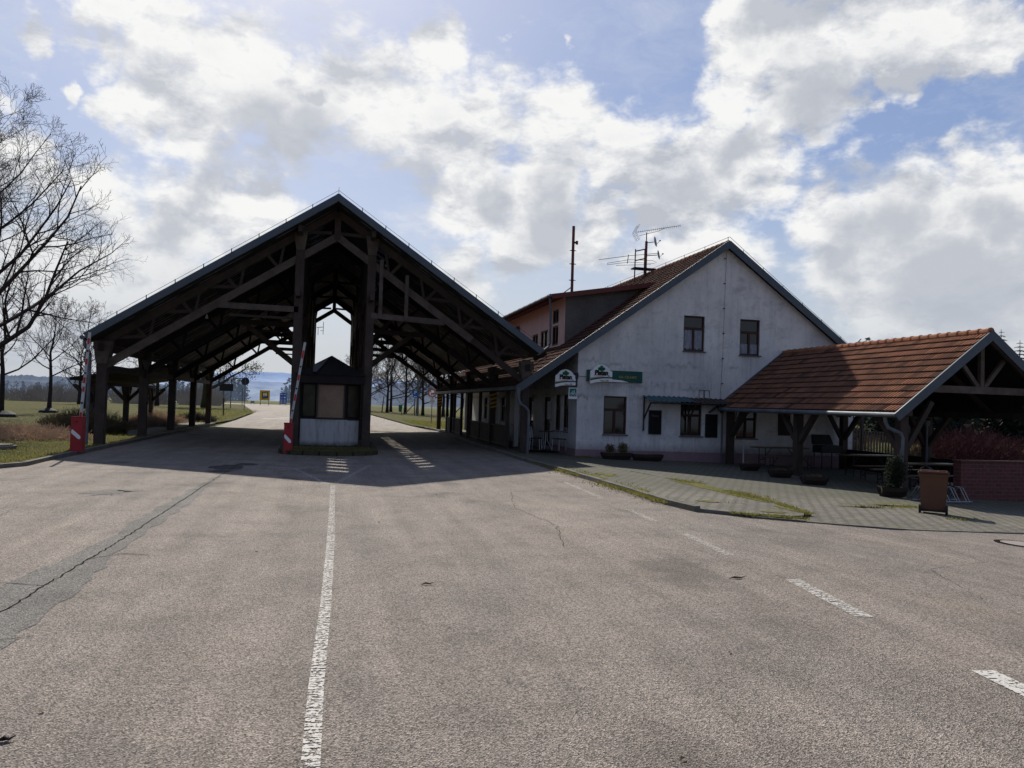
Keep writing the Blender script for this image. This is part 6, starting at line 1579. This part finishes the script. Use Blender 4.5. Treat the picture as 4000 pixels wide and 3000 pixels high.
DV = node(nt, 'ShaderNodeVectorMath', operation='MULTIPLY'); lk(nt, warp(D, 9., .03, 4), DV.inputs[0]); DV.inputs[1].default_value = (1., 1., 1.9)
fb = noise(nt, DV.outputs[0], 5., 10, .60); fb2 = noise(nt, DV.outputs[0], 24., 7, .62)
shf = node(nt, 'ShaderNodeVectorMath', operation='ADD'); lk(nt, DV.outputs[0], shf.inputs[0]); shf.inputs[1].default_value = (-.006, .016, .045)
fs = noise(nt, shf.outputs[0], 5., 10, .60)
relief = math_n(nt, 'ADD', math_n(nt, 'MULTIPLY', math_n(nt, 'SUBTRACT', fb, fs), 3.2), .5)
cov = blobs(CL_)
n_all = ramp(nt, noise(nt, PL, .9, 5, .55), [(.50, 0.), (.66, .7)])
fwd = ray(2000, 900).normalized(); vm = node(nt, 'ShaderNodeVectorMath', operation='DISTANCE'); lk(nt, D, vm.inputs[0]); vm.inputs[1].default_value = fwd
away = ramp(nt, vm.outputs['Value'], [(.72, 0.), (.95, 1.)])
cov = math_n(nt, 'MAXIMUM', cov, math_n(nt, 'MULTIPLY', n_all, away))
dens = math_n(nt, 'ADD', cov, math_n(nt, 'MULTIPLY', math_n(nt, 'SUBTRACT', fb, .5), 1.7))
dens = math_n(nt, 'ADD', dens, math_n(nt, 'MULTIPLY', math_n(nt, 'SUBTRACT', fb2, .5), 1.0))
mask = node(nt, 'ShaderNodeMapRange', interpolation_type='SMOOTHSTEP'); lk(nt, dens, mask.inputs[0]); mask.inputs[1].default_value = .12; mask.inputs[2].default_value = .68
MASK = mask.outputs[0]
gcov = blobs(GR_)
gr_ = math_n(nt, 'ADD', gcov, math_n(nt, 'MULTIPLY', math_n(nt, 'SUBTRACT', fb, .5), 2.2))
gm = node(nt, 'ShaderNodeMapRange', interpolation_type='SMOOTHSTEP'); lk(nt, gr_, gm.inputs[0]); gm.inputs[1].default_value = .10; gm.inputs[2].default_value = .95
cloudc = ramp(nt, math_n(nt, 'ADD', math_n(nt, 'MULTIPLY', relief, .75), math_n(nt, 'MULTIPLY', fb2, .25)), [(.24, (.50, .53, .59)), (.44, (.73, .745, .775)), (.60, (.93, .93, .92))])
cloudc = mixc(nt, math_n(nt, 'MULTIPLY', gm.outputs[0], .8), cloudc, (.44, .475, .545))
blue = mixc(nt, 1., sky.outputs[0], (.10, .10, .10), 'MULTIPLY')
# thin veil so the clear parts are the pale blue of the photograph
blue = mixc(nt, .62, blue, ramp(nt, zc, [(0., (.60, .64, .70)), (.12, (.52, .58, .70)), (.30, (.27, .37, .64)), (.47, (.24, .34, .63)), (.9, (.13, .22, .50))]))
cir = ramp(nt, noise(nt, warp(PL, 1.2, .5, 4), 2.3, 9, .68), [(.50, 0.), (.76, .45)])
blue = mixc(nt, cir, blue, (.74, .77, .83))
skyc = mixc(nt, MASK, blue, cloudc)
hz_ = ramp(nt, sp.outputs[2], [(0., 1.), (.06, .8), (.22, 0.)])
skyc = mixc(nt, math_n(nt, 'MULTIPLY', hz_, .85), skyc, (.52, .56, .62))
sund = node(nt, 'ShaderNodeVectorMath', operation='DISTANCE'); lk(nt, D, sund.inputs[0]); sund.inputs[1].default_value = sv
gl = ramp(nt, sund.outputs['Value'], [(0., .9), (.28, .28), (.5, .05), (.7, 0.)])
skyc = mixc(nt, math_n(nt, 'MULTIPLY', gl, .6), skyc, (1.0, .99, .97))
# the sky behind the photographer is deeper and darker
bk = ramp(nt, vm.outputs['Value'], [(.62, 1.), (1.15, (.60, .62, .67))])
skyc = mixc(nt, 1., skyc, bk, 'MULTIPLY')
lk(nt, skyc, bg.inputs[0]); bg.inputs[1].default_value = 1.0
